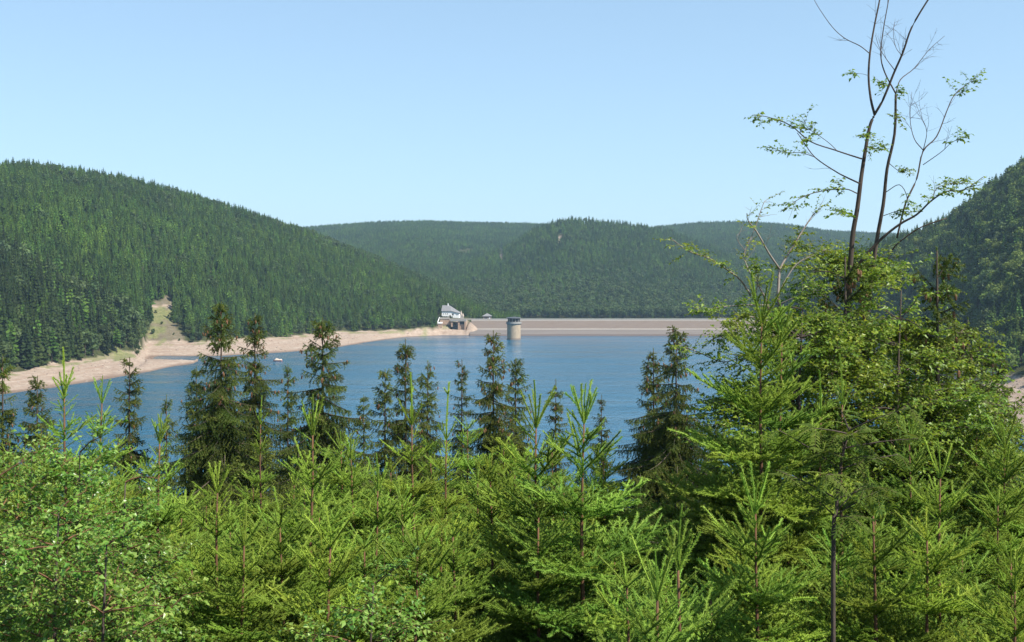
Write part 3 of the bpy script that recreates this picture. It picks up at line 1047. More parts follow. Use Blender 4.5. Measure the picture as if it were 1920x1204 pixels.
# low hedge in front of the white house
hd = thing('hedge', 'low dark clipped hedge along the foot of the white house', 'hedge', (X_(838, 1031), 1031, Z_(596, 1031)))
r = np.random.default_rng(77)
n = 700
P = np.stack([r.uniform(-5.5, 5.5, n), r.uniform(-0.7, 0.7, n), r.uniform(-0.3, 1.5, n)], 1)
u_ = norm(r.normal(size=(n, 3)))
w_ = norm(np.cross(u_, r.normal(size=(n, 3))))
v = np.stack([P - u_ * 0.3, P + w_ * 0.2, P + u_ * 0.3, P - w_ * 0.2], 1).reshape(-1, 3)
i = np.arange(n)[:, None] * 4
mb = MB()
mb.add(v, np.concatenate([i + [0, 1, 2], i + [0, 2, 3]]), 0, np.repeat(r.uniform(0, 0.5, n), 4))
build(mb, 'foliage', M['forest'], hd, kind='stuff')


# ------------------------------------------------------------------ spruce branches
def needles(mb, p0, p1, n, nl, nw, r, tone, lean=0.62, mat=0, tonevar=0.1):
    p0, p1 = np.asarray(p0, float), np.asarray(p1, float)
    d = norm(p1 - p0)
    a = np.cross(d, [0.3, 0.2, 1.0])
    a = norm(a)
    b_ = np.cross(d, a)
    t = r.uniform(0.0, 1.03, n)[:, None]
    ph = r.uniform(0, 2 * np.pi, n)[:, None]
    rad = np.cos(ph) * a + np.sin(ph) * b_
    dirn = norm(lean * d + rad + (0, 0, 0.12))
    side = norm(np.cross(dirn, r.normal(size=(n, 3))))
    B = p0 + t * (p1 - p0)
    L = nl * r.uniform(0.75, 1.2, (n, 1))
    v = np.stack([B + side * nw, B + dirn * L, B - side * nw], 1).reshape(-1, 3)
    f = np.arange(n)[:, None] * 3 + np.array([0, 1, 2])
    tn = np.repeat(np.clip(tone + r.normal(0, tonevar, n), 0, 1), 3)
    mb.add(v, f, mat, tn)


def shoot(mb, pts, dens, nl, nw, r, tone, stem=0.003, smat=1, lean=0.62, core=0.0):
    """a needled twig along a polyline"""
    pts = np.asarray(pts, float)
    for i in range(len(pts) - 1):
        L = np.linalg.norm(pts[i + 1] - pts[i])
        needles(mb, pts[i], pts[i + 1], max(6, int(dens * L)), nl, nw, r, tone, lean)
    if core > 0:                                          # close packed needle bases round the twig
        mb.tube(pts, np.linspace(core, core * 0.8, len(pts)), 4, 0, tone * 0.75, cap=True)
    else:
        mb.tube(pts, np.linspace(stem, stem * 0.5, len(pts)), 3, smat, 0.3, cap=False)


def rot_in(d, up, ang):
    s = np.cross(up, d)
    return norm(math.cos(ang) * d + math.sin(ang) * s)


def young_branch(n, seed, seg=0.19):
    """n years old branch along +x, laterals in the xy plane"""
    r = np.random.default_rng(seed)
    mb = MB()
    up = np.array([0, 0, 1.0])

    def axis(p, d, years, seglen, depth, kin, curve):
        pts = [p]
        for k in range(years):
            d = norm(d + r.normal(0, 0.05, 3) + up * curve)
            L = seglen * (1.0 + 0.35 * (k == years - 1)) * r.uniform(0.85, 1.15)
            q = p + d * L
            age = years - 1 - k                          # 0 is this year's shoot
            m_ = (p + q) / 2 + r.normal(0, 0.006, 3)
            dens = [620, 560, 460, 360, 240][min(age, 4)]
            tone = [0.86, 0.52, 0.36, 0.25, 0.18][min(age, 4)] - 0.05 * depth
            shoot(mb, [p, m_, q], dens, 0.0225, 0.0030, r, tone, 0.0022 + 0.0016 * age, 1, core=0.0072 if age < 3 else 0)
            if age >= 0 and depth < 3:
                ly = min(age, 4 - depth)
                if ly >= 1 or (age == 0 and depth < 2 and r.random() < 0.25):
                    for s in (-1, 1):
                        if r.random() < 0.93:
                            dd = rot_in(d, up, s * r.uniform(0.65, 0.95))
                            dd = norm(dd + up * r.uniform(-0.12, 0.2))
                            axis(q if ly >= 1 else m_, dd, max(1, ly), seglen * (0.72 if ly > 0 else 0.4), depth + 1, s, curve + 0.03)
                if age >= 1 and depth < 2:               # twigs along the year's growth
                    for s in (-1, 1):
                        for tt in (0.35, 0.7):
                            if r.random() < 0.62:
                                dd = rot_in(d, up, s * r.uniform(0.75, 1.1))
                                dd = norm(dd + up * r.uniform(-0.15, 0.35))
                                axis(p + (q - p) * tt, dd, min(2, age), seglen * 0.45, 2, s, curve + 0.04)
            p = q
            pts.append(p)
        return pts
    axis(np.zeros(3), np.array([1.0, 0, 0]), n, seg if n > 1 else 0.27, 0, 0, 0.035 if n < 4 else 0.02)
    return mb.mesh('branch', [M['young'], M['greenstem'] if n < 3 else M['bark']])


YB = {n: [young_branch(n, 100 * n + k, [0, 0.27, 0.23, 0.20, 0.185, 0.175, 0.165, 0.16][n]) for k in range(4 if n < 5 else 3)] for n in range(1, 8)}


def leader_mesh(seed, L, mat=None):
    r = np.random.default_rng(seed)
    mb = MB()
    bend = r.uniform(-0.08, 0.08, 2)
    pts = [np.array([bend[0] * (t ** 2) * L, bend[1] * (t ** 2) * L, t * L]) for t in np.linspace(0, 1, 6)]
    shoot(mb, pts, 620, 0.026, 0.0033, r, 0.75, 0.0075, 1, lean=0.9, core=0.011)
    for k in range(r.integers(1, 4)):                    # small shoots round the bud
        a = r.uniform(0, 6.28)
        b0 = pts[r.integers(2, 5)]
        d = np.array([math.cos(a) * 0.7, math.sin(a) * 0.7, 0.8])
        shoot(mb, [b0, b0 + d * 0.07 * r.uniform(0.5, 1.6)], 600, 0.024, 0.003, r, 0.9, 0.002, 1, core=0.008)
    return mb.mesh('leader', [M['young'], M['greenstem']])


LEAD = [leader_mesh(300 + k, 0.6) for k in range(6)]


TREE_TONE = [(1, 1, 1, 1)]


def tree_tone(v, warm):
    TREE_TONE[0] = (v * (1 + warm), v, v * (1 - warm), 1)


def place(name, me, parent, p, az, el, s, roll=0.0):
    o = bpy.data.objects.new(name, me)
    o.color = TREE_TONE[0]
    COL.objects.link(o)
    o.parent = parent
    o.matrix_local = Matrix.Translation(Vector(p)) @ Matrix.Rotation(az, 4, 'Z') @ Matrix.Rotation(-el, 4, 'Y') @ Matrix.Rotation(roll, 4, 'X') @ Matrix.Scale(s, 4)
    return o


def hgt(x, y):
    return float(height(np.array([x]), np.array([y]))[0])


def young_spruce(px, py, Y, label, group=None, sp=0.5, lead=0.6, show=3.6, seed=0, full=1.0, lean=(0, 0), wide=1.0, top_el=62):
    r = random.Random(seed * 13 + 5)
    r2 = random.Random(seed + 77)
    tree_tone(r2.uniform(0.75, 1.15) if seed >= 40 else (0.8 if 20 < seed < 28 else 1.0) * r2.uniform(0.9, 1.12), r2.uniform(-0.08, 0.12))
    top = W(px, py, Y)
    g = hgt(top[0], Y)
    H = top[2] - g
    if H < 0.8:
        H = 0.8
    t = thing('young_spruce', label, 'tree', (top[0] - lean[0], top[1] - lean[1], g), None, group)
    def ax(z):                                            # trunk axis at height z
        f = (z / H) ** 1.5
        w_ = 0.02 * math.sin(z * 1.7 + seed)
        return np.array([lean[0] * f + w_, lean[1] * f + 0.7 * w_, z])
    zl = H - lead
    zs = np.linspace(-0.2, zl, 14)
    mb = MB()
    mb.tube([ax(max(z, 0)) + (0, 0, min(z, 0)) for z in zs], [0.008 + 0.0078 * (H - z - lead) for z in zs], 7, 0)
    build(mb, 'trunk', M['bark'], t, smooth=True)
    lo = place('leader', LEAD[seed % 6], t, ax(zl), r.uniform(0, 6.28), 0, lead / 0.6)
    z, i = zl, 1
    while z > 0.25 and H - z < show:
        n = r.choice([5, 6, 6]) if i < 3 else r.choice([6, 7, 7])
        a0 = r.uniform(0, 6.28)
        el = math.radians([top_el, 44, 30, 20, 12, 6, 1, -4, -8][min(i - 1, 8)])
        age = min(i, 7)
        for k in range(n):
            if r.random() > full and i > 1:
                continue
            s = r.uniform(0.82, 1.15) * wide * (1 + 0.10 * max(0, i - 7))
            place('branch', r.choice(YB[age]), t, ax(z), a0 + 6.283 * (k + r.uniform(-.22, .22)) / n, el + r.uniform(-.14, .14), s, r.uniform(-.25, .25))
        if i >= 1:                                        # weaker branches between the whorls
            for k in range(r.randint(7, 10) if i > 1 else 7):
                zz = z - sp * r.uniform(0.08, 0.95)
                if zz < 0.2:
                    continue
                ag = r.choice([1, 1, 2]) if i == 1 else max(1, min(5, i - r.randint(0, 2)))
                place('branch', r.choice(YB[ag]), t, ax(zz), r.uniform(0, 6.28), el * 0.7 + r.uniform(-.2, .2), r.uniform(0.42, 0.8) * wide, r.uniform(-.3, .3))
        z -= sp * r.uniform(0.85, 1.15) * (1 if i < 5 else 0.8)
        i += 1
    return t


# --- older spruces with drooping twigs
def old_branch(L, seed):
    r = np.random.default_rng(seed)
    mb = MB()
    n = max(6, int(L / 0.105))
    p = np.zeros(3)
    pts = [p]
    for k in range(n):
        t = k / n
        dz = -0.22 + 0.55 * max(0, t - 0.45) if L > 0.9 else 0.05 + 0.25 * t
        d = norm(np.array([1.0, r.normal(0, 0.06), dz + r.normal(0, 0.04)]))
        q = p + d * L / n
        needles(mb, p, q, int(170 * L / n) + 8, 0.04, 0.0075, r, 0.35 + 0.25 * t, 0.5)
        left = L - L * t
        for s in (-1, 1):
            if r.random() < 0.12 or t < 0.08:
                continue
            ll = min(0.60, 0.13 + 0.45 * left) * r.uniform(0.65, 1.2)
            ang = r.uniform(0.75, 1.15)
            dd = norm(np.array([math.cos(ang), s * math.sin(ang), -0.15 - 0.35 * r.random()]))
            a = p
            tp = [a]
            kk = max(2, int(ll / 0.12))
            for m_ in range(kk):
                dd = norm(dd + (0, 0, -0.28))
                b_ = a + dd * ll / kk
                needles(mb, a, b_, int(190 * ll / kk) + 8, 0.038, 0.0075, r, 0.25 + 0.55 * (m_ + 1) / kk, 0.55)
                if ll > 0.2 and r.random() < 0.75:        # hanging twig
                    h = norm(dd * 0.4 + (r.normal(0, .25), r.normal(0, .25), -1.0))
                    hl = ll * r.uniform(0.3, 0.75)
                    needles(mb, a, a + h * hl, int(190 * hl) + 8, 0.038, 0.0075, r, 0.45, 0.7)
                a = b_
                tp.append(a)
            mb.tube(tp, 0.004, 3, 1, cap=False)
        p = q
        pts.append(p)
    mb.tube(pts, np.linspace(0.008 + 0.012 * L, 0.004, len(pts)), 4, 1, cap=False)
    return mb.mesh('branch', [M['old'], M['darkbark']])


OBL = [0.35, 0.7, 1.1, 1.6, 2.2]
OB = [[old_branch(L, 500 + 10 * i + k) for k in range(4)] for i, L in enumerate(OBL)]


def add_cone(mb, p, L, r):
    prof = [(0.0, 0), (0.35, -0.2), (0.42, -0.5), (0.3, -0.85), (0.0, -1.0)]
    a = np.linspace(0, 2 * np.pi, 5, endpoint=False)
    tilt = r.normal(0, 0.12, 2)
    v = np.array([[q * L * 0.48 * math.cos(t) + tilt[0] * -z * L, q * L * 0.48 * math.sin(t) + tilt[1] * -z * L, z * L] for q, z in prof for t in a]) + p
    f = []
    for i in range(4):
        for k in range(5):
            k2 = (k + 1) % 5
            f += [[i * 5 + k, i * 5 + k2, i * 5 + 5 + k2], [i * 5 + k, i * 5 + 5 + k2, i * 5 + 5 + k]]
    mb.add(v, f)


def old_spruce(px, py, Y, label, group=None, seed=0, show=8.5, spread=0.27, cones=60, thin=1.0, maxr=2.9, sp=0.34):
    r = random.Random(seed * 7 + 3)
    r2 = random.Random(seed + 99)
    tree_tone(r2.uniform(0.8, 1.2), r2.uniform(-0.05, 0.12))
    rn = np.random.default_rng(seed + 900)
    top = W(px, py, Y)
    g = hgt(top[0], Y)
    H = top[2] - g
    t = thing('spruce_tree', label, 'tree', (top[0], Y, g), None, group)
    bend = r.uniform(-0.15, 0.15)
    def ax(z):
        d_ = H - z
        return np.array([bend * (1 - z / H) * math.sin(d_ * 0.5) * 0.6, 0, z])
    mb = MB()
    zs = np.linspace(-0.3, H, 16)
    mb.tube([ax(z) for z in zs], [0.012 + 0.0095 * (H - z) for z in zs], 6, 0)
    build(mb, 'trunk', M['darkbark'], t, smooth=True)
    rb = np.random.default_rng(seed)
    lead = MB()
    shoot(lead, [(0, 0, 0), (0.01, 0, 0.25), (0, 0.01, 0.5)], 300, 0.04, 0.006, rb, 0.75, 0.008, 1, core=0.014)
    place('leader', lead.mesh('leader', [M['old'], M['bark']]), t, ax(H - 0.45), 0, 0, 1.0)
    cb_ = MB()
    tips = []
    z = H - 0.35
    while H - z < show and z > 1.0:
        d_ = H - z
        Lw = min(maxr, 0.26 + spread * 1.05 * d_ ** 1.02)
        Lw *= r.uniform(0.85, 1.15)
        el = math.radians(np.interp(d_, [0.2, 0.9, 1.8, 3.5, 7], [48, 28, 6, -8, -16]))
        n = 5 if d_ < 3 else 8
        a0 = r.uniform(0, 6.28)
        for k in range(n):
            if r.random() > thin:
                continue
            L = Lw * r.uniform(0.45, 1.2)
            c_ = min(range(5), key=lambda q: abs(OBL[q] - L))
            a = a0 + 6.283 * (k + r.uniform(-.3, .3)) / n
            e = el + r.uniform(-.16, .16)
            zz = z + r.uniform(-.12, .12)
            place('branch', r.choice(OB[c_]), t, ax(zz), a, e, L / OBL[c_], r.uniform(-.3, .3))
            if d_ < 3.6:
                tips.append((ax(zz), a, e, L))
        z -= sp * r.uniform(0.75, 1.2)
    if cones and tips:
        for k in range(cones):
            p, a, e, L = r.choice(tips)
            q = L * r.uniform(0.45, 0.98)
            pt = p + np.array([math.cos(a) * math.cos(e) * q, math.sin(a) * math.cos(e) * q, math.sin(e) * q - 0.12 * q - 0.03])
            add_cone(cb_, pt + rn.normal(0, 0.04, 3), r.uniform(0.10, 0.14) * (1.25 if Y > 25 else 0.95), rn)
        build(cb_, 'cones', M['cone'], t, kind='stuff')
    return t


OLD = [  # px, top row, depth, label, cones, spread, thin
    (415, 568, 40, 'tallest dark spruce left of centre with brown cones in its crown', 80, 0.34, 1.0),
    (478, 590, 43, 'dark spruce just right of the tallest left one with hanging cones', 70, 0.24, 0.9),
    (605, 598, 38, 'broad dark spruce in front of the lake right of the small boat', 90, 0.36, 1.0),
    (760, 638, 42, 'narrow spruce with an open tiered top below the white house', 40, 0.20, 0.8),
    (802, 678, 46, 'slim pointed spruce just right of the open tiered spruce', 20, 0.19, 1.0),
    (925, 622, 42, 'cone laden dark spruce in front of the lake below the intake tower', 90, 0.25, 1.0),
    (967, 674, 45, 'smaller spruce leaning close to the one below the intake tower', 40, 0.24, 0.95),
    (1225, 655, 43, 'left of the paired dark spruces in the middle of the lake view', 70, 0.36, 0.95),
    (1268, 618, 41, 'right and taller of the paired dark spruces right of centre', 70, 0.38, 1.0),
    (243, 672, 42, 'narrow dark spruce in front of the sand spit', 15, 0.20, 0.85),
    (70, 708, 40, 'brownish dark spruce below the left beach', 20, 0.28, 0.95),
    (5, 668, 40, 'spruce at the left edge of the picture with drooping twigs', 50, 0.24, 0.8),
    (540, 684, 52, 'thin spruce between the dark spruces below the small boat', 20, 0.14, 0.8),
    (1042, 712, 52, 'very thin spruce with cones standing alone in front of the open water', 30, 0.13, 0.75),
    (1128, 742, 55, 'sparse thin spruce left of the paired dark spruces', 10, 0.14, 0.7),
    (866, 676, 50, 'thin spruce left of the cone laden spruce', 20, 0.13, 0.8),
    (682, 742, 55, 'small thin spruce between the broad one and the open tiered one', 0, 0.16, 0.9),
    (722, 694, 44, 'short spruce tucked against the left of the open tiered spruce', 20, 0.20, 0.9),
    (368, 690, 44, 'short spruce tucked against the left of the tallest dark spruce', 10, 0.26, 1.0),
    (312, 742, 50, 'small thin spruce left of the tallest dark spruce', 10, 0.16, 0.8),
    (1342, 790, 50, 'small spruce at the right foot of the paired dark spruces', 0, 0.2, 0.9),
    (1757, 470, 17.5, 'tall open spruce right of the bare tree with its trunk showing', 60, 0.26, 0.62),
    (1585, 482, 17.6, 'spruce between the two bare stems with long hanging cones', 120, 0.24, 0.7),
    (1862, 640, 31, 'dense spruce at the right edge in front of the gravel shore', 50, 0.26, 1.0),
    (1905, 850, 26, 'low dense spruce in the right edge in front of dark water', 0, 0.3, 1.0),
    (1690, 600, 33, 'spruce between the bare tree and the tall open spruce', 60, 0.2, 0.9),
    (1815, 600, 24, 'dense spruce right of the tall open spruce below the right hill', 60, 0.30, 1.0),
    (1880, 745, 22, 'low spruce whose twigs cover the foot of the gravel shore', 20, 0.32, 1.0),
    (1790, 760, 20, 'dark spruce behind the bright one with spread top shoots', 0, 0.34, 1.0),
    (1690, 780, 21, 'dark spruce behind the rowan and below the leafy beech', 0, 0.32, 1.0),
]
for k, (px, py, Y, lb, cn, spd, th) in enumerate(OLD):
    old_spruce(px, py, Y, lb, None, k, 8.5 if k not in (21, 22, 25) else 7, spd, cn, th)

# darker spruces that close the gaps lower on the slope
fr = random.Random(4)
for k in range(34):
    Y = fr.uniform(24, 50)
    px = -60 + 2040 * ((k * 0.618) % 1)
    base = np.interp(px, [0, 200, 300, 420, 700, 1000, 1150, 1300, 1500, 1920], [800, 850, 850, 800, 850, 850, 880, 850, 820, 800])
    py = base + fr.uniform(-15, 70) + (50 - Y) * 1.4
    old_spruce(px, py, Y, 'dark spruce filling the lower slope between the lake and the bright young spruces', 'dark spruces on the lower slope', 60 + k, 5.5, 0.30, 0, 0.95)

YOUNG = [  # px, top row, depth, label, whorl spacing, leader, width, lean
    (126, 652, 12, 'young spruce with a long bent tip rising above the birch at the left', 0.42, 0.55, 0.85, (0.05, 0)),
    (190, 705, 14, 'dense young spruce right behind the one with the bent tip', 0.42, 0.35, 0.8, (0, 0)),
    (300, 775, 12.5, 'young spruce in front of dark water right of the birch', 0.45, 0.35, 0.95, (0, 0)),
    (410, 868, 11, 'young spruce with a short curled tip at the foot of the tallest dark spruce', 0.40, 0.30, 0.95, (0, 0)),
    (583, 742, 12.5, 'large bright young spruce left of centre with a fan of upright shoots', 0.55, 0.45, 1.1, (0, 0)),
    (490, 742, 19, 'slim young spruce with a bare straight stem behind the large bright one', 0.5, 0.5, 0.6, (0, 0)),
    (775, 700, 15, 'young spruce with a tall needled tip in front of the open tiered spruce', 0.55, 0.7, 0.9, (0, 0)),
    (838, 718, 15.5, 'young spruce with a thin upright tip below the slim pointed spruce', 0.5, 0.8, 0.8, (0, 0)),
    (1007, 713, 11.5, 'young spruce with long level top branches left of the central bright one', 0.5, 0.50, 1.15, (0, 0)),
    (1094, 720, 11, 'bright young spruce right of centre with a tall straight tip', 0.52, 0.40, 1.2, (0, 0)),
    (1276, 945, 7, 'nearest young spruce showing only bright upright shoots at the bottom', 0.42, 0.42, 0.9, (0, 0)),
    (1238, 1030, 6.6, 'small near young spruce at the bottom beside the nearest upright shoots', 0.35, 0.3, 0.9, (0, 0)),
    (1428, 560, 13.5, 'tall young spruce with curved shoots in front of the dam at the right', 0.55, 0.30, 1.45, (0, 0)),
    (1464, 566, 14.5, 'tall young spruce with a red brown stem beside the curved shoots', 0.55, 0.5, 1.3, (0, 0)),
    (1579, 664, 13, 'slender young spruce in front of the leafy beech', 0.6, 0.6, 0.75, (0, 0)),
    (1537, 695, 14, 'young spruce with a needled tip left of the slender one', 0.5, 0.6, 0.7, (0, 0)),
    (1763, 823, 10.5, 'bright young spruce with spread top shoots at the lower right', 0.42, 0.38, 0.9, (0, 0)),
    (705, 850, 13, 'young spruce tip between the large bright one and the tall needled tip', 0.48, 0.45, 0.95, (0, 0)),
    (660, 820, 15, 'young spruce just right of the fan of upright shoots', 0.48, 0.3, 0.95, (0, 0)),
    (920, 850, 12, 'young spruce with arching branches between the two central ones', 0.45, 0.3, 1.0, (0, 0)),
    (1900, 1030, 9, 'bright young spruce in the lower right corner', 0.4, 0.35, 1.0, (0, 0)),
    (1640, 905, 10, 'bright young spruce right of the rowan at the bottom', 0.42, 0.3, 1.0, (0, 0)),
    (1500, 800, 16, 'young spruce in the leafy clump left of the rowan top', 0.42, 0.3, 1.2, (0, 0)),
    (1655, 800, 16.5, 'young spruce in the leafy clump right of the rowan top', 0.42, 0.3, 1.2, (0, 0)),
    (1706, 790, 15, 'dense young spruce behind the bright one with spread top shoots', 0.40, 0.3, 1.2, (0, 0)),
    (1832, 780, 16.5, 'dense young spruce right of the tall open spruce trunk', 0.40, 0.3, 1.3, (0, 0)),
    (1885, 800, 15, 'dense young spruce at the right edge in front of dark water', 0.40, 0.3, 1.3, (0, 0)),
    (1396, 770, 17, 'young spruce between the paired dark spruces and the curved shoots', 0.42, 0.3, 1.2, (0, 0)),
    (1420, 900, 10, 'bright young spruce left of the rowan at the bottom', 0.45, 0.3, 1.1, (0, 0)),
]
for k, (px, py, Y, lb, sp, ld, wd, ln) in enumerate(YOUNG):
    young_spruce(px, py, Y, lb, None, sp, ld, (5.4 if k in (12, 13) else 4.6 if 20 < k < 28 else 4.3) if Y > 10 else 3.2, k, 1.0, ln, wd)

SHORT = ['the young spruce with the long bent tip', 'the dense young spruce behind the bent tip', 'the young spruce right of the birches', 'the young spruce with the short curled tip',
         'the large spruce with the shoot fan', 'the slim bare stemmed young spruce', 'the young spruce with the tall needled tip', 'the young spruce with the thin upright tip',
         'the young spruce with long level branches', 'the bright central spruce with the straight tip', 'the bright upright shoots at the bottom', None,
         'the tall young spruce with curved shoots', 'the young spruce with red brown stem', None, None, 'the bright spruce with spread top shoots', None, None, None,
         'the young spruce in the lower right corner', 'the bright spruce right of the rowan', None, None, None, None, None, None, 'the bright spruce left of the rowan']
MARKS = [(YOUNG[i][0], YOUNG[i][1], n) for i, n in enumerate(SHORT) if n]
taken = set()


def fill_label(px, py):
    for mx, my, n in sorted(MARKS, key=lambda q: math.hypot(q[0] - px, 0.7 * (q[1] - py))):
        dx, dy = px - mx, py - my
        v = 'lower' if dy > 0.45 * abs(dx) else 'upper' if dy < -0.45 * abs(dx) else ''
        h = 'left' if dx < -0.4 * abs(dy) else 'right' if dx > 0.4 * abs(dx) and dx > 0.4 * abs(dy) else ''
        rel = {'lowerleft': 'to the lower left of', 'lowerright': 'to the lower right of', 'lower': 'straight below', 'upperleft': 'to the upper left of', 'upperright': 'to the upper right of',
               'upper': 'straight above', 'left': 'to the left of', 'right': 'to the right of', '': 'beside'}[v + h]
        lb = 'thicket spruce %s %s' % (rel, n)
        if lb not in taken:
            taken.add(lb)
            return lb
    return 'bright green young spruce in the dense thicket that fills the foreground'


fr = random.Random(9)
for k in range(88):
    Y = 9.4 + 13.5 * ((k * 0.7548) % 1)
    px = -40 + 2000 * ((k * 0.5698 + 0.13) % 1)
    py = np.interp(Y, [8.5, 10, 12, 16, 22], [1060, 1000, 935, 870, 825]) + fr.uniform(-50, 60)
    py += np.interp(px, [200, 300, 450, 540, 1120, 1190, 1330, 1420], [0, 75, 75, 0, 0, 95, 95, 30]) * np.interp(Y, [10, 14], [0.3, 1])
    if px < 330 and Y < 13:
        continue
    young_spruce(px, py, Y, fill_label(px, py), 'young spruces of the foreground thicket', fr.uniform(0.28, 0.40), fr.uniform(0.15, 0.35), 3.2, 40 + k, 1.0, (0, 0), fr.uniform(0.75, 1.1), fr.uniform(35, 58))


# ------------------------------------------------------------------ broadleaf trees
def leaves(mb, P, D, size, r, tone, var=0.25, mat=0, droop=0.25):
    """folded pointed leaves at P pointing along D"""
    P, D = np.asarray(P, float).reshape(-1, 3), norm(np.asarray(D, float).reshape(-1, 3))
    n = len(P)
    up = norm(np.array([0, 0, 1.0]) + r.normal(0, 0.55, (n, 3)))
    s = norm(np.cross(D, up))
    nrm = np.cross(s, D)
    L = size * r.uniform(0.5, 1.25, (n, 1))
    w = L * 0.33
    tip = P + D * L - np.array([0, 0, 1.0]) * L * droop
    m_ = P + D * L * 0.45
    v = np.stack([P, m_ + s * w + nrm * w * 0.35, tip, m_ - s * w + nrm * w * 0.35, m_], 1).reshape(-1, 3)
    i = np.arange(n)[:, None] * 5
    f = np.concatenate([i + [0, 4, 1], i + [1, 4, 2], i + [0, 3, 4], i + [3, 2, 4]])
    mb.add(v, f, mat, np.repeat(np.clip(tone + r.normal(0, var, n), 0, 1), 5))


def spray(wood, leaf, p, d, L, r, size, tone, step=0.045, flat=0.25, depth=1, rad=0.004, bare=False):
    """a leafy twig with side twigs, lying roughly level"""
    pts = [np.asarray(p, float)]
    n = max(3, int(L / 0.1))
    d = norm(d)
    for k in range(n):
        d = norm(d + r.normal(0, 0.14, 3) * (1, 1, flat) + (0, 0, 0.02))
        pts.append(pts[-1] + d * L / n)
    pts = np.array(pts)
    wood.tube(pts, np.linspace(rad, rad * 0.4, len(pts)), 3, 0, cap=False)
    if not bare:
        m_ = max(3, int(L / step))
        t = np.linspace(0.15, 1.0, m_)
        ii = np.minimum((t * n).astype(int), n - 1)
        fr_ = (t * n - ii)[:, None]
        P = pts[ii] * (1 - fr_) + pts[ii + 1] * fr_
        dd = norm(pts[ii + 1] - pts[ii])
        side = norm(np.cross(dd, [0, 0, 1.0])) * np.where(np.arange(m_) % 2, 1, -1)[:, None]
        leaves(leaf, P, dd * 0.6 + side + r.normal(0, 0.3, (m_, 3)), size, r, tone)
    if depth > 0:
        for k in range(max(2, int(L / 0.22))):
            t = r.uniform(0.15, 0.9)
            i = min(int(t * n), n - 1)
            dd = norm(pts[i + 1] - pts[i])
            s = norm(np.cross(dd, [0, 0, 1.0])) * (1 if k % 2 else -1)
            spray(wood, leaf, pts[i], dd * 0.7 + s * r.uniform(0.5, 1.0) + r.normal(0, 0.2, 3) * (1, 1, 0.5), L * r.uniform(0.3, 0.55), r, size, tone, step, flat, depth - 1, rad * 0.6, bare)


def smooth_line(pts, k=4):
    """Catmull-Rom through the points"""
    P = np.asarray(pts, float)
    P = np.vstack([2 * P[0] - P[1], P, 2 * P[-1] - P[-2]])
    out = []
    for i in range(1, len(P) - 2):
        for t in np.linspace(0, 1, k, endpoint=False):
            a, b_, c_, d = P[i - 1], P[i], P[i + 1], P[i + 2]
            out.append(0.5 * ((2 * b_) + (c_ - a) * t + (2 * a - 5 * b_ + 4 * c_ - d) * t * t + (3 * b_ - a - 3 * c_ + d) * t ** 3))
    out.append(P[-2])
    return np.array(out)


def zz(pts, Y, y0=0.0, y1=0.0):
    """zoomed photo points -> smooth world polyline whose depth runs from Y+y0 to Y+y1"""
    n = len(pts)
    w = [W(1240 + a / 2.15, b_ / 2.15, Y + y0 + (y1 - y0) * i / (n - 1)) for i, (a, b_) in enumerate(pts)]
    return smooth_line(w)


BYd = 19.0
bgx = W(1580, 520, BYd)[0]
beech = thing('beech_tree', 'tall half bare beech with two dark stems reaching above the skyline at the right', 'tree', (bgx, BYd, hgt(bgx, BYd)))
bo = np.array(beech.location)


def stem(name, line, r0, r1, mat, parent=beech, org=None):
    mb = MB()
    o_ = bo if org is None else org
    mb.tube(line - o_, np.linspace(r0, r1, len(line)), 7, 0)
    return build(mb, name, mat, parent, smooth=True)


gA = np.array([W(1585, 520, BYd)[0], BYd, bo[2] - 0.2])
gB = np.array([W(1628, 520, BYd)[0], BYd + 0.4, bo[2] - 0.3])
lineA = np.vstack([smooth_line([gA, W(1582, 980, BYd), W(1585, 780, BYd), W(1590, 650, BYd)]), zz([(755, 1190), (770, 960), (790, 840), (805, 720), (820, 620), (840, 510), (860, 462)], BYd)[1:]])
stem('trunk', lineA, 0.058, 0.024, M['darkbark'])
lineB = np.vstack([smooth_line([gB, W(1622, 980, BYd + .4), W(1618, 780, BYd + .4), W(1622, 650, BYd + .4)]), zz([(835, 1190), (870, 960), (895, 820), (910, 680), (940, 540), (945, 380)], BYd + .4, 0, -.3)[1:]])
stem('trunk', lineB, 0.050, 0.020, M['darkbark'])

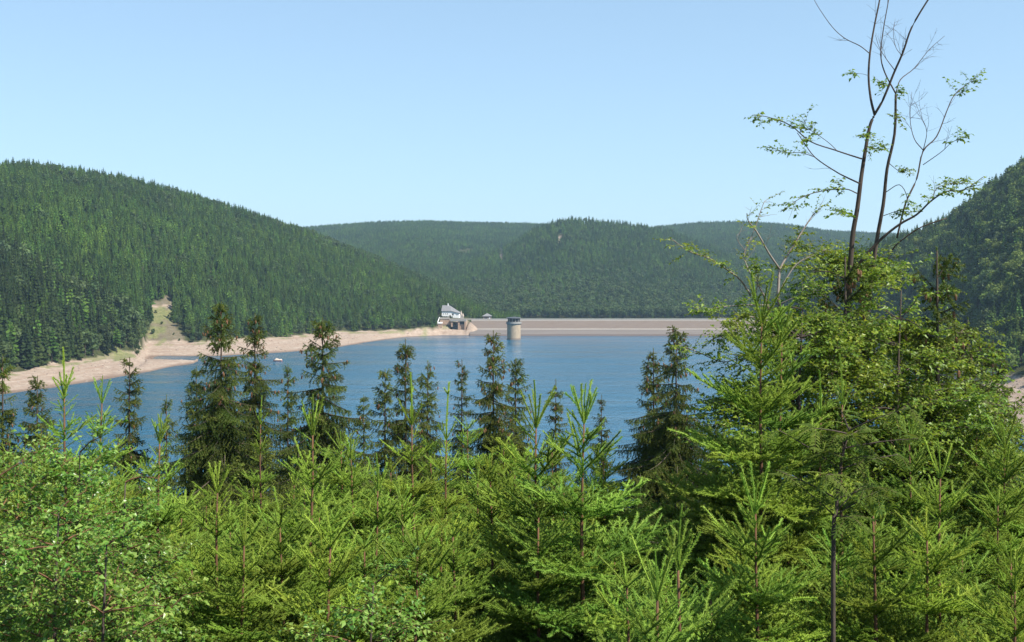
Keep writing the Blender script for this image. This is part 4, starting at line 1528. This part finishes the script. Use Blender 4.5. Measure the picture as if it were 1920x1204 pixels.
LIMBS = [  # zoomed points, base radius, tip radius, depth drift, leaf length at the tip end (fraction of the limb that carries leaves), bare twigs
    ([(860, 462), (845, 400), (836, 310), (842, 210), (860, 100), (882, -10), (895, -120)], .028, .014, 0.5, 0, 3),
    ([(860, 462), (895, 400), (940, 290), (975, 210), (1010, 110), (1078, -5), (1150, -110)], .028, .014, -0.5, 0, 8),
    ([(842, 218), (800, 185), (740, 155), (690, 110), (640, 40), (605, -20)], .011, .005, 1.0, 0, 3),
    ([(808, 640), (760, 625), (700, 605), (600, 570), (520, 505), (430, 472), (368, 464)], .018, .006, -1.2, .5, 0),
    ([(800, 740), (740, 712), (700, 690), (620, 635), (575, 575), (548, 535)], .018, .007, 0.8, .0, 2),
    ([(615, 632), (560, 615), (500, 615), (430, 585)], .008, .004, 0.2, .8, 0),
    ([(712, 612), (680, 580), (640, 550), (590, 515), (575, 480)], .008, .004, 0.3, .6, 1),
    ([(790, 780), (740, 762), (640, 772), (560, 800), (480, 855)], .013, .005, -0.8, .75, 1),
    ([(785, 885), (740, 855), (690, 850)], .009, .004, -.4, .8, 0),
    ([(945, 378), (900, 290), (885, 220), (895, 120), (917, -5), (925, -80)], .016, .008, 0.5, 0, 5),
    ([(945, 378), (965, 320), (1020, 275), (1080, 200), (1142, 145)], .013, .004, 0.9, 0, 7),
    ([(942, 285), (905, 235), (878, 190), (863, 140)], .009, .004, 0.3, 0, 3),
    ([(970, 225), (945, 190), (935, 130), (940, 90)], .007, .003, 0.3, 0, 3),
    ([(757, 1130), (800, 1060), (880, 970), (960, 905), (1030, 865), (1088, 810), (1150, 772), (1220, 765), (1300, 712)], .035, .006, -1.0, .45, 2),
    ([(950, 960), (985, 820), (1030, 720), (1055, 610), (1110, 550), (1150, 450), (1180, 385), (1225, 345), (1268, 312)], .022, .005, 0.8, .25, 5),
    ([(1055, 605), (1020, 560), (1003, 480), (1010, 370)], .011, .004, 0.3, 0, 5),
    ([(1055, 610), (1070, 530), (1045, 465)], .009, .004, -.3, 0, 5),
    ([(1055, 665), (1130, 612), (1170, 575), (1220, 550)], .009, .003, -.6, .35, 2),
    ([(905, 775), (960, 745), (990, 795), (975, 850)], .009, .006, -.3, .5, 0),
    ([(1090, 812), (1110, 760), (1170, 740), (1250, 740)], .009, .004, .3, .8, 0),
    ([(895, 870), (960, 850), (1010, 860)], .008, .004, -.3, .7, 0),
    ([(1150, 880), (1050, 915), (980, 960), (930, 1010), (880, 1130)], .012, .018, .4, 0, 2),
    ([(825, 590), (870, 600), (920, 600)], .008, .004, -.6, .9, 0),
    ([(920, 660), (960, 690), (990, 680)], .008, .004, -.3, .9, 0),
    ([(835, 305), (810, 298), (778, 296)], .005, .003, -.2, .25, 0),
    ([(905, 330), (900, 345), (893, 338)], .005, .003, -.2, .8, 0),
    ([(943, 375), (960, 372), (972, 378)], .005, .003, -.2, .8, 0),
    ([(945, 470), (950, 478), (942, 480)], .004, .003, -.2, .6, 0),
    ([(828, 545), (818, 540), (812, 548)], .006, .003, -.3, 1.0, 0),
]
r = np.random.default_rng(31)
for pts, ra, rb_, drift, leaf_f, bare_n in LIMBS:
    line = zz(pts, BYd, 0 if pts[0][0] > 900 else -0.05, drift)
    wood, leaf = MB(), MB()
    wood.tube(line - bo, np.linspace(ra, rb_, len(line)) * 0.85, 5, 0)
    L = np.linalg.norm(line[-1] - line[0])
    for k in range(bare_n):
        i = r.integers(len(line) // 3, len(line) - 1)
        d = norm(line[i + 1] - line[i]) + norm(r.normal(size=3)) * 0.8
        spray(wood, None, line[i] - bo, d, r.uniform(0.25, 0.55), r, 0, 0, rad=0.004, bare=True, flat=1.0)
    if leaf_f > 0:
        for k in range(int(4 + 22 * leaf_f * min(L, 3) / 2)):
            i = int(r.uniform(1 - leaf_f, 0.999) * (len(line) - 1))
            d = norm(line[i + 1] - line[i]) * 0.7 + norm(r.normal(size=3)) * (0.9, 0.9, 0.5)
            spray(wood, leaf, line[i] - bo, d, r.uniform(0.14, 0.36) * (0.7 if L < 0.5 else 1), r, 0.07, 0.5, step=0.042, depth=1, rad=0.003)
    lo = build(wood, 'limb', M['darkbark'], beech, smooth=True)
    if leaf_f > 0:
        build(leaf, 'foliage', M['beech'], lo, kind='stuff')

# lower leafy limbs of the beech, then two leafy young beeches under it
def leafy_limbs(parent, src, org, n_limbs, py0, py1, Yd, seed, l0, l1, size, flat=0.5):
    r = np.random.default_rng(seed)
    for k in range(n_limbs):
        ln = src[k % len(src)]
        py = r.uniform(py0, py1)
        i = int(np.argmin(np.abs(ln[:, 2] - (EYE - (py - HY) / FPX * Yd))))
        a = r.uniform(0, 2 * np.pi) if k % 3 else r.choice([0.25, math.pi - 0.25, math.pi + 0.3])
        f_ = (py - py0) / (py1 - py0)
        L = r.uniform(0.75, 1.1) * (l0 + (l1 - l0) * min(1, f_ * 1.6))
        d = np.array([math.cos(a), math.sin(a) * 0.8, r.uniform(0.1, 0.7)])
        pts = [ln[i]]
        n = 8
        for q in range(n):
            d = norm(d + r.normal(0, 0.12, 3) + (0, 0, -0.05))
            pts.append(pts[-1] + d * L / n)
        line = np.array(pts) - org
        wood, leaf = MB(), MB()
        wood.tube(line, np.linspace(0.011, 0.004, len(line)), 4, 0)
        for q in range(int(13 * L)):
            j = r.integers(2, n)
            dd = norm(line[j + 1] - line[j]) if j < n else d
            s_ = norm(np.cross(dd, [0, 0, 1.0])) * r.choice([-1, 1])
            spray(wood, leaf, line[j], dd * 0.7 + s_ + r.normal(0, 0.45, 3), r.uniform(0.25, 0.6), r, size, 0.55, step=0.045, depth=1, rad=0.003, flat=flat)
        lo = build(wood, 'limb', M['darkbark'], parent)
        build(leaf, 'foliage', M['beech'], lo, kind='stuff')


leafy_limbs(beech, [lineA, lineB], bo, 70, 500, 860, BYd, 32, 0.7, 2.1, 0.08)
for qi, (px, py, Yq, lb) in enumerate([(1690, 545, 17.0, 'leafy young beech right of the bare stems with yellow green leaves'),
                                       (1505, 580, 16.4, 'leafy young beech left of the bare stems with yellow green leaves'),
                                       (1800, 625, 18.5, 'leafy young beech in front of the right hillside below its gravel slope')]):
    tp = W(px, py, Yq)
    gq = hgt(tp[0], Yq)
    yb = thing('beech_tree', lb, 'tree', (tp[0], Yq, gq))
    yo = np.array(yb.location)
    ln = smooth_line([yo + (0.15, 0, -0.2), yo + (0.05, 0.1, (tp[2] - gq) * 0.5), yo + (-0.06, 0, (tp[2] - gq) * 0.8), tp])
    stem('trunk', ln, 0.055, 0.008, M['darkbark'], yb, yo)
    leafy_limbs(yb, [ln], yo, 66, py + 10, py + 380, Yq, 80 + qi, 0.35, 1.7, 0.078, 0.7)

# bleached bush left of the beech
PYd = 17.0
bgx = W(1505, 520, PYd)[0]
bush = thing('dying_tree', 'bleached half dead tree with twisted pale limbs left of the tall bare beech', 'tree', (bgx, PYd, hgt(bgx, PYd)))
po = np.array(bush.location)
base = np.array([po[0], PYd, po[2] - 0.2])
pl = np.vstack([smooth_line([base, W(1503, 900, PYd), W(1488, 700, PYd), W(1459, 560, PYd)])])
stem('trunk', pl, 0.045, 0.026, M['darkbark'], bush, po)
pl2 = np.vstack([smooth_line([base + (0.05, .2, 0), W(1498, 900, PYd + .2), W(1475, 700, PYd + .2), W(1433, 555, PYd + .2)])])
stem('trunk', pl2, 0.038, 0.022, M['darkbark'], bush, po)
PL = [
    ([(470, 1200), (475, 1110), (478, 1085), (505, 1035), (560, 945), (608, 872), (638, 842)], .026, .007, .5, .0, 3, 3),
    ([(477, 1085), (430, 1015), (385, 935), (350, 890), (345, 860)], .017, .006, -.4, 0, 3, 1),
    ([(415, 1195), (380, 1130), (350, 1085), (335, 1020), (372, 935), (410, 825), (425, 805)], .017, .004, .4, 0, 4, 2),
    ([(337, 1010), (308, 970), (305, 945)], .007, .003, 0, 0, 2, 0),
    ([(360, 1190), (320, 1130), (270, 1090), (200, 1045), (110, 1012), (35, 958)], .018, .006, -.6, .6, 0, 5),
    ([(485, 1160), (500, 1130), (545, 1065), (610, 1030), (665, 1005)], .012, .005, .3, .3, 2, 4),
    ([(380, 1190), (390, 1120), (370, 1060)], .01, .005, -.3, .8, 0, 5),
    ([(430, 1230), (330, 1230), (230, 1240), (150, 1260)], .012, .005, -.5, .8, 0, 7),
    ([(420, 1270), (330, 1330), (260, 1350), (200, 1370)], .012, .005, -.5, .8, 0, 7),
    ([(440, 1400), (340, 1430), (250, 1460), (150, 1420), (70, 1390)], .012, .005, -.5, .7, 0, 5),
    ([(440, 1300), (380, 1280), (320, 1280), (270, 1310)], .012, .005, -.9, .8, 0, 7),
    ([(470, 1230), (540, 1200), (600, 1190), (660, 1150)], .012, .005, -.5, .8, 0, 7),
    ([(470, 1330), (540, 1300), (620, 1290), (690, 1280)], .012, .005, -.5, .8, 0, 8),
    ([(470, 1430), (540, 1420), (620, 1400), (690, 1410)], .012, .005, -.8, .8, 0, 8),
]
r = np.random.default_rng(41)
for pts, ra, rb_, drift, leaf_f, bare_n, cl_n in PL:
    line = zz(pts, PYd, 0, drift)
    wood, leaf = MB(), MB()
    wood.tube(line - po, np.linspace(ra, rb_, len(line)), 5, 0)
    for k in range(bare_n):
        i = r.integers(len(line) // 3, len(line) - 1)
        spray(wood, None, line[i] - po, norm(line[i + 1] - line[i]) + norm(r.normal(size=3)) * 0.8, r.uniform(0.2, 0.45), r, 0, 0, rad=0.004, bare=True, flat=1.0)
    has = cl_n > 0
    for k in range(cl_n * 4):
        i = int(r.uniform(0.3, 0.999) * (len(line) - 1))
        spray(wood, leaf, line[i] - po, norm(line[i + 1] - line[i]) * 0.7 + norm(r.normal(size=3)) * (0.9, 0.9, 0.6), r.uniform(0.15, 0.36), r, 0.062, 0.6, step=0.032, depth=1, rad=0.003)
    lo = build(wood, 'limb', M['palebark'], bush, smooth=True)
    if has:
        build(leaf, 'foliage', M['beech'], lo, kind='stuff')

# birches at the lower left
BIR = [(60, 850, 10.2, 'birch with small glossy leaves at the lower left edge'), (150, 848, 9.6, 'leafy birch with pale catkin tips below the bent spruce tip'),
       (235, 905, 9.8, 'leafy birch on the right of the lower left birches'), (110, 960, 8.6, 'nearest birch low in the bottom left corner'), (-10, 900, 9.2, 'birch cut by the left edge of the picture'),
       (200, 1020, 8.2, 'low birch at the bottom between the birches and the spruces'),
       (700, 1095, 8.4, 'low leafy sapling at the bottom right of the large bright spruce')]
for bi, (px, py, Y, lb) in enumerate(BIR):
    r = np.random.default_rng(60 + bi)
    top = W(px, py, Y)
    g = hgt(top[0], Y)
    t = thing('birch_tree', lb, 'tree', (top[0], Y, g))
    o_ = np.array(t.location)
    H = top[2] - g
    tr = smooth_line([(0.1, 0, -0.2), (0.05, 0.05, H * 0.4), (-0.03, 0, H * 0.75), (0, 0, H)])
    mb = MB()
    mb.tube(tr, np.linspace(0.035, 0.005, len(tr)), 6, 0)
    build(mb, 'trunk', M['darkbark'], t, smooth=True)
    for k in range(26):
        f_ = 1 - (k / 26) ** 0.9 * min(0.9, 2.6 / H)
        i = min(int(f_ * (len(tr) - 1)), len(tr) - 1)
        a = k * 2.4 + r.uniform(-.4, .4)
        L = 0.30 + 0.85 * (k / 26) ** 0.7
        d = norm(np.array([math.cos(a), math.sin(a), r.uniform(0.35, 0.9)]))
        p = tr[i]
        wood, leaf = MB(), MB()
        pts = [p]
        for q in range(6):
            d = norm(d + r.normal(0, 0.1, 3) + (0, 0, -0.06))
            pts.append(pts[-1] + d * L / 6)
        pts = np.array(pts)
        wood.tube(pts, np.linspace(0.008, 0.003, 7), 4, 0)
        for q in range(int(6 + 9 * L)):
            j = r.integers(1, 6)
            spray(wood, leaf, pts[j], norm(pts[j + 1] - pts[j]) * 0.6 + norm(r.normal(size=3)), r.uniform(0.14, 0.34), r, 0.052, 0.55, step=0.030, depth=1, rad=0.002, flat=0.8)
        lo = build(wood, 'limb', M['bark'], t)
        build(leaf, 'foliage', M['birch'], lo, kind='stuff')

# rowan with feathery leaves
RY = 9.0
rx = W(1566, 520, RY)[0]
rowan = thing('rowan_tree', 'dark stemmed rowan with feathery leaves in front of the bright spruces', 'tree', (rx, RY, hgt(rx, RY)))
ro = np.array(rowan.location)
rl_ = smooth_line([(0, 0, -0.2), W(1562, 1090, RY) - ro, W(1568, 960, RY) - ro, W(1575, 880, RY) - ro, W(1586, 830, RY) - ro, W(1594, 800, RY) - ro])
mb = MB()
mb.tube(rl_, np.linspace(0.022, 0.006, len(rl_)), 7, 0)
build(mb, 'trunk', M['darkbark'], rowan, smooth=True)


def rowan_leaf(seed):
    r = np.random.default_rng(seed)
    mb = MB()
    n = 7
    L = 0.2
    pts = np.array([(t * L, 0, -0.35 * L * t * t) for t in np.linspace(0, 1, n + 1)])
    mb.tube(pts, 0.0018, 3, 1, cap=False)
    P, D = [], []
    for k in range(1, n + 1):
        for s in (-1, 1):
            P.append(pts[k])
            D.append((0.45, s, -0.15))
    P.append(pts[-1])
    D.append((1, 0, -0.3))
    P, D = np.array(P), norm(np.array(D, float))
    s = norm(np.cross(D, [0, 0, 1.0]))
    ll = 0.062
    w = 0.0105
    m1, m2 = P + D * ll * 0.3, P + D * ll * 0.7 - (0, 0, 0.006)
    tip = P + D * ll - (0, 0, 0.014)
    v = np.stack([P, m1 + s * w, m2 + s * w, tip, m2 - s * w, m1 - s * w], 1).reshape(-1, 3)
    i = np.arange(len(P))[:, None] * 6
    f = np.concatenate([i + [0, 5, 1], i + [1, 5, 4], i + [1, 4, 2], i + [2, 4, 3]])
    mb.add(v, f, 0, np.repeat(np.clip(r.normal(0.5, 0.25, len(P)), 0, 1), 6))
    return mb.mesh('leaf', [M['rowan'], M['greenstem']])


RL = [rowan_leaf(k) for k in range(3)]
r = random.Random(5)
tree_tone(1.0, 0.0)
for k in range(20):
    i = int(len(rl_) * (0.30 + 0.68 * k / 20))
    a = k * 2.4
    L = r.uniform(0.2, 0.6)
    d = norm(np.array([math.cos(a), math.sin(a), r.uniform(0.2, 0.9)]))
    pts = [rl_[i]]
    for q in range(4):
        d = norm(d + (0, 0, -0.05))
        pts.append(pts[-1] + d * L / 4)
    mb = MB()
    mb.tube(pts, np.linspace(0.007, 0.003, 5), 4, 0)
    lo = build(mb, 'limb', M['darkbark'], rowan)
    for q in range(10):
        j = r.randint(1, 4)
        place('leaf', r.choice(RL), lo, pts[j], a + r.uniform(-2.0, 2.0), r.uniform(-.7, .6), r.uniform(0.6, 0.95), r.uniform(-.4, .4))

# shrubs on the eroded bank and along the far beach
for k, (px, py, Y, sz_, lb) in enumerate([(287, 628, 806, 5.0, 'green shrub at the foot of the eroded bank under the track'), (303, 612, 822, 3.2, 'small round shrub halfway up the eroded bank'),
                                          (361, 640, 797, 6.0, 'bright green bush at the right foot of the eroded bank'), (316, 601, 838, 2.6, 'smallest shrub near the top of the eroded bank'),
                                          (292, 598, 840, 3.0, 'shrub left of the smallest one on the eroded bank'), (258, 660, 700, 4.2, 'grey green shrub at the root of the sand spit'),
                                          (281, 612, 822, 4.2, 'dark green shrub at the left edge of the eroded bank'), (326, 628, 806, 2.4, 'low shrub on the bare right half of the eroded bank'),
                                          (296, 583, 862, 3.4, 'shrub just under the track on the eroded bank'), (336, 641, 796, 2.6, 'small shrub on the upper beach under the eroded bank')]):
    x_ = X_(px, Y)
    o = thing('shrub', lb, 'shrub', (x_, Y, hgt(x_, Y) - 0.25 * sz_), BROADS[k % 3])
    o.scale = (sz_ * 1.25, sz_ * 1.25, sz_)
    o.rotation_euler.z = k * 1.3

# stones lying on the dry shores, one mass per shore
def stone_mesh(seed):
    r = np.random.default_rng(seed)
    t_ = (1 + 5 ** 0.5) / 2
    v = norm(np.array([[-1, t_, 0], [1, t_, 0], [-1, -t_, 0], [1, -t_, 0], [0, -1, t_], [0, 1, t_], [0, -1, -t_], [0, 1, -t_], [t_, 0, -1], [t_, 0, 1], [-t_, 0, -1], [-t_, 0, 1]], float))
    f = [[0, 11, 5], [0, 5, 1], [0, 1, 7], [0, 7, 10], [0, 10, 11], [1, 5, 9], [5, 11, 4], [11, 10, 2], [10, 7, 6], [7, 1, 8], [3, 9, 4], [3, 4, 2], [3, 2, 6], [3, 6, 8], [3, 8, 9], [4, 9, 5], [2, 4, 11], [6, 2, 10], [8, 6, 7], [9, 8, 1]]
    return v * r.uniform(0.65, 1.2, (12, 1)) * (1, 0.8, 0.55), np.array(f)


M['stone'] = plain('shore stone', (0.34, 0.28, 0.235), (0.16, 0.125, 0.10), 0.25, 0.9, 0.2)
SH = [stone_mesh(k) for k in range(5)]
for u0, u1, Y0, Y1, cnt, lab in [(-40, 905, 480, 1040, 1500, 'grey stones scattered over the dry beach along the left shore'), (1600, 2100, 360, 760, 1100, 'grey stones scattered over the gravel shore at the right edge')]:
    x, y, z, u, r = scatter(u0, u1, Y0, Y1, 2.2, 15)
    T = tl_depth(LT, u) if u0 < 0 else tl_depth(RT, u) + 8
    ok = (z > 0.05) & (z < 11) & (y < T + 3)
    idx = np.nonzero(ok)[0]
    idx = r.permutation(idx)[:cnt]
    mb = MB()
    for i in idx:
        v, f = SH[i % 5]
        sc_ = 0.2 + 0.7 * r.random() ** 4
        a = r.uniform(0, 6.28)
        Rm = np.array([[math.cos(a), -math.sin(a), 0], [math.sin(a), math.cos(a), 0], [0, 0, 1]])
        mb.add((v * sc_) @ Rm.T + (x[i], y[i], z[i]), f)
    o = build(mb, 'stones', M['stone'], kind='stuff')
    o['label'], o['category'] = lab, 'stones'
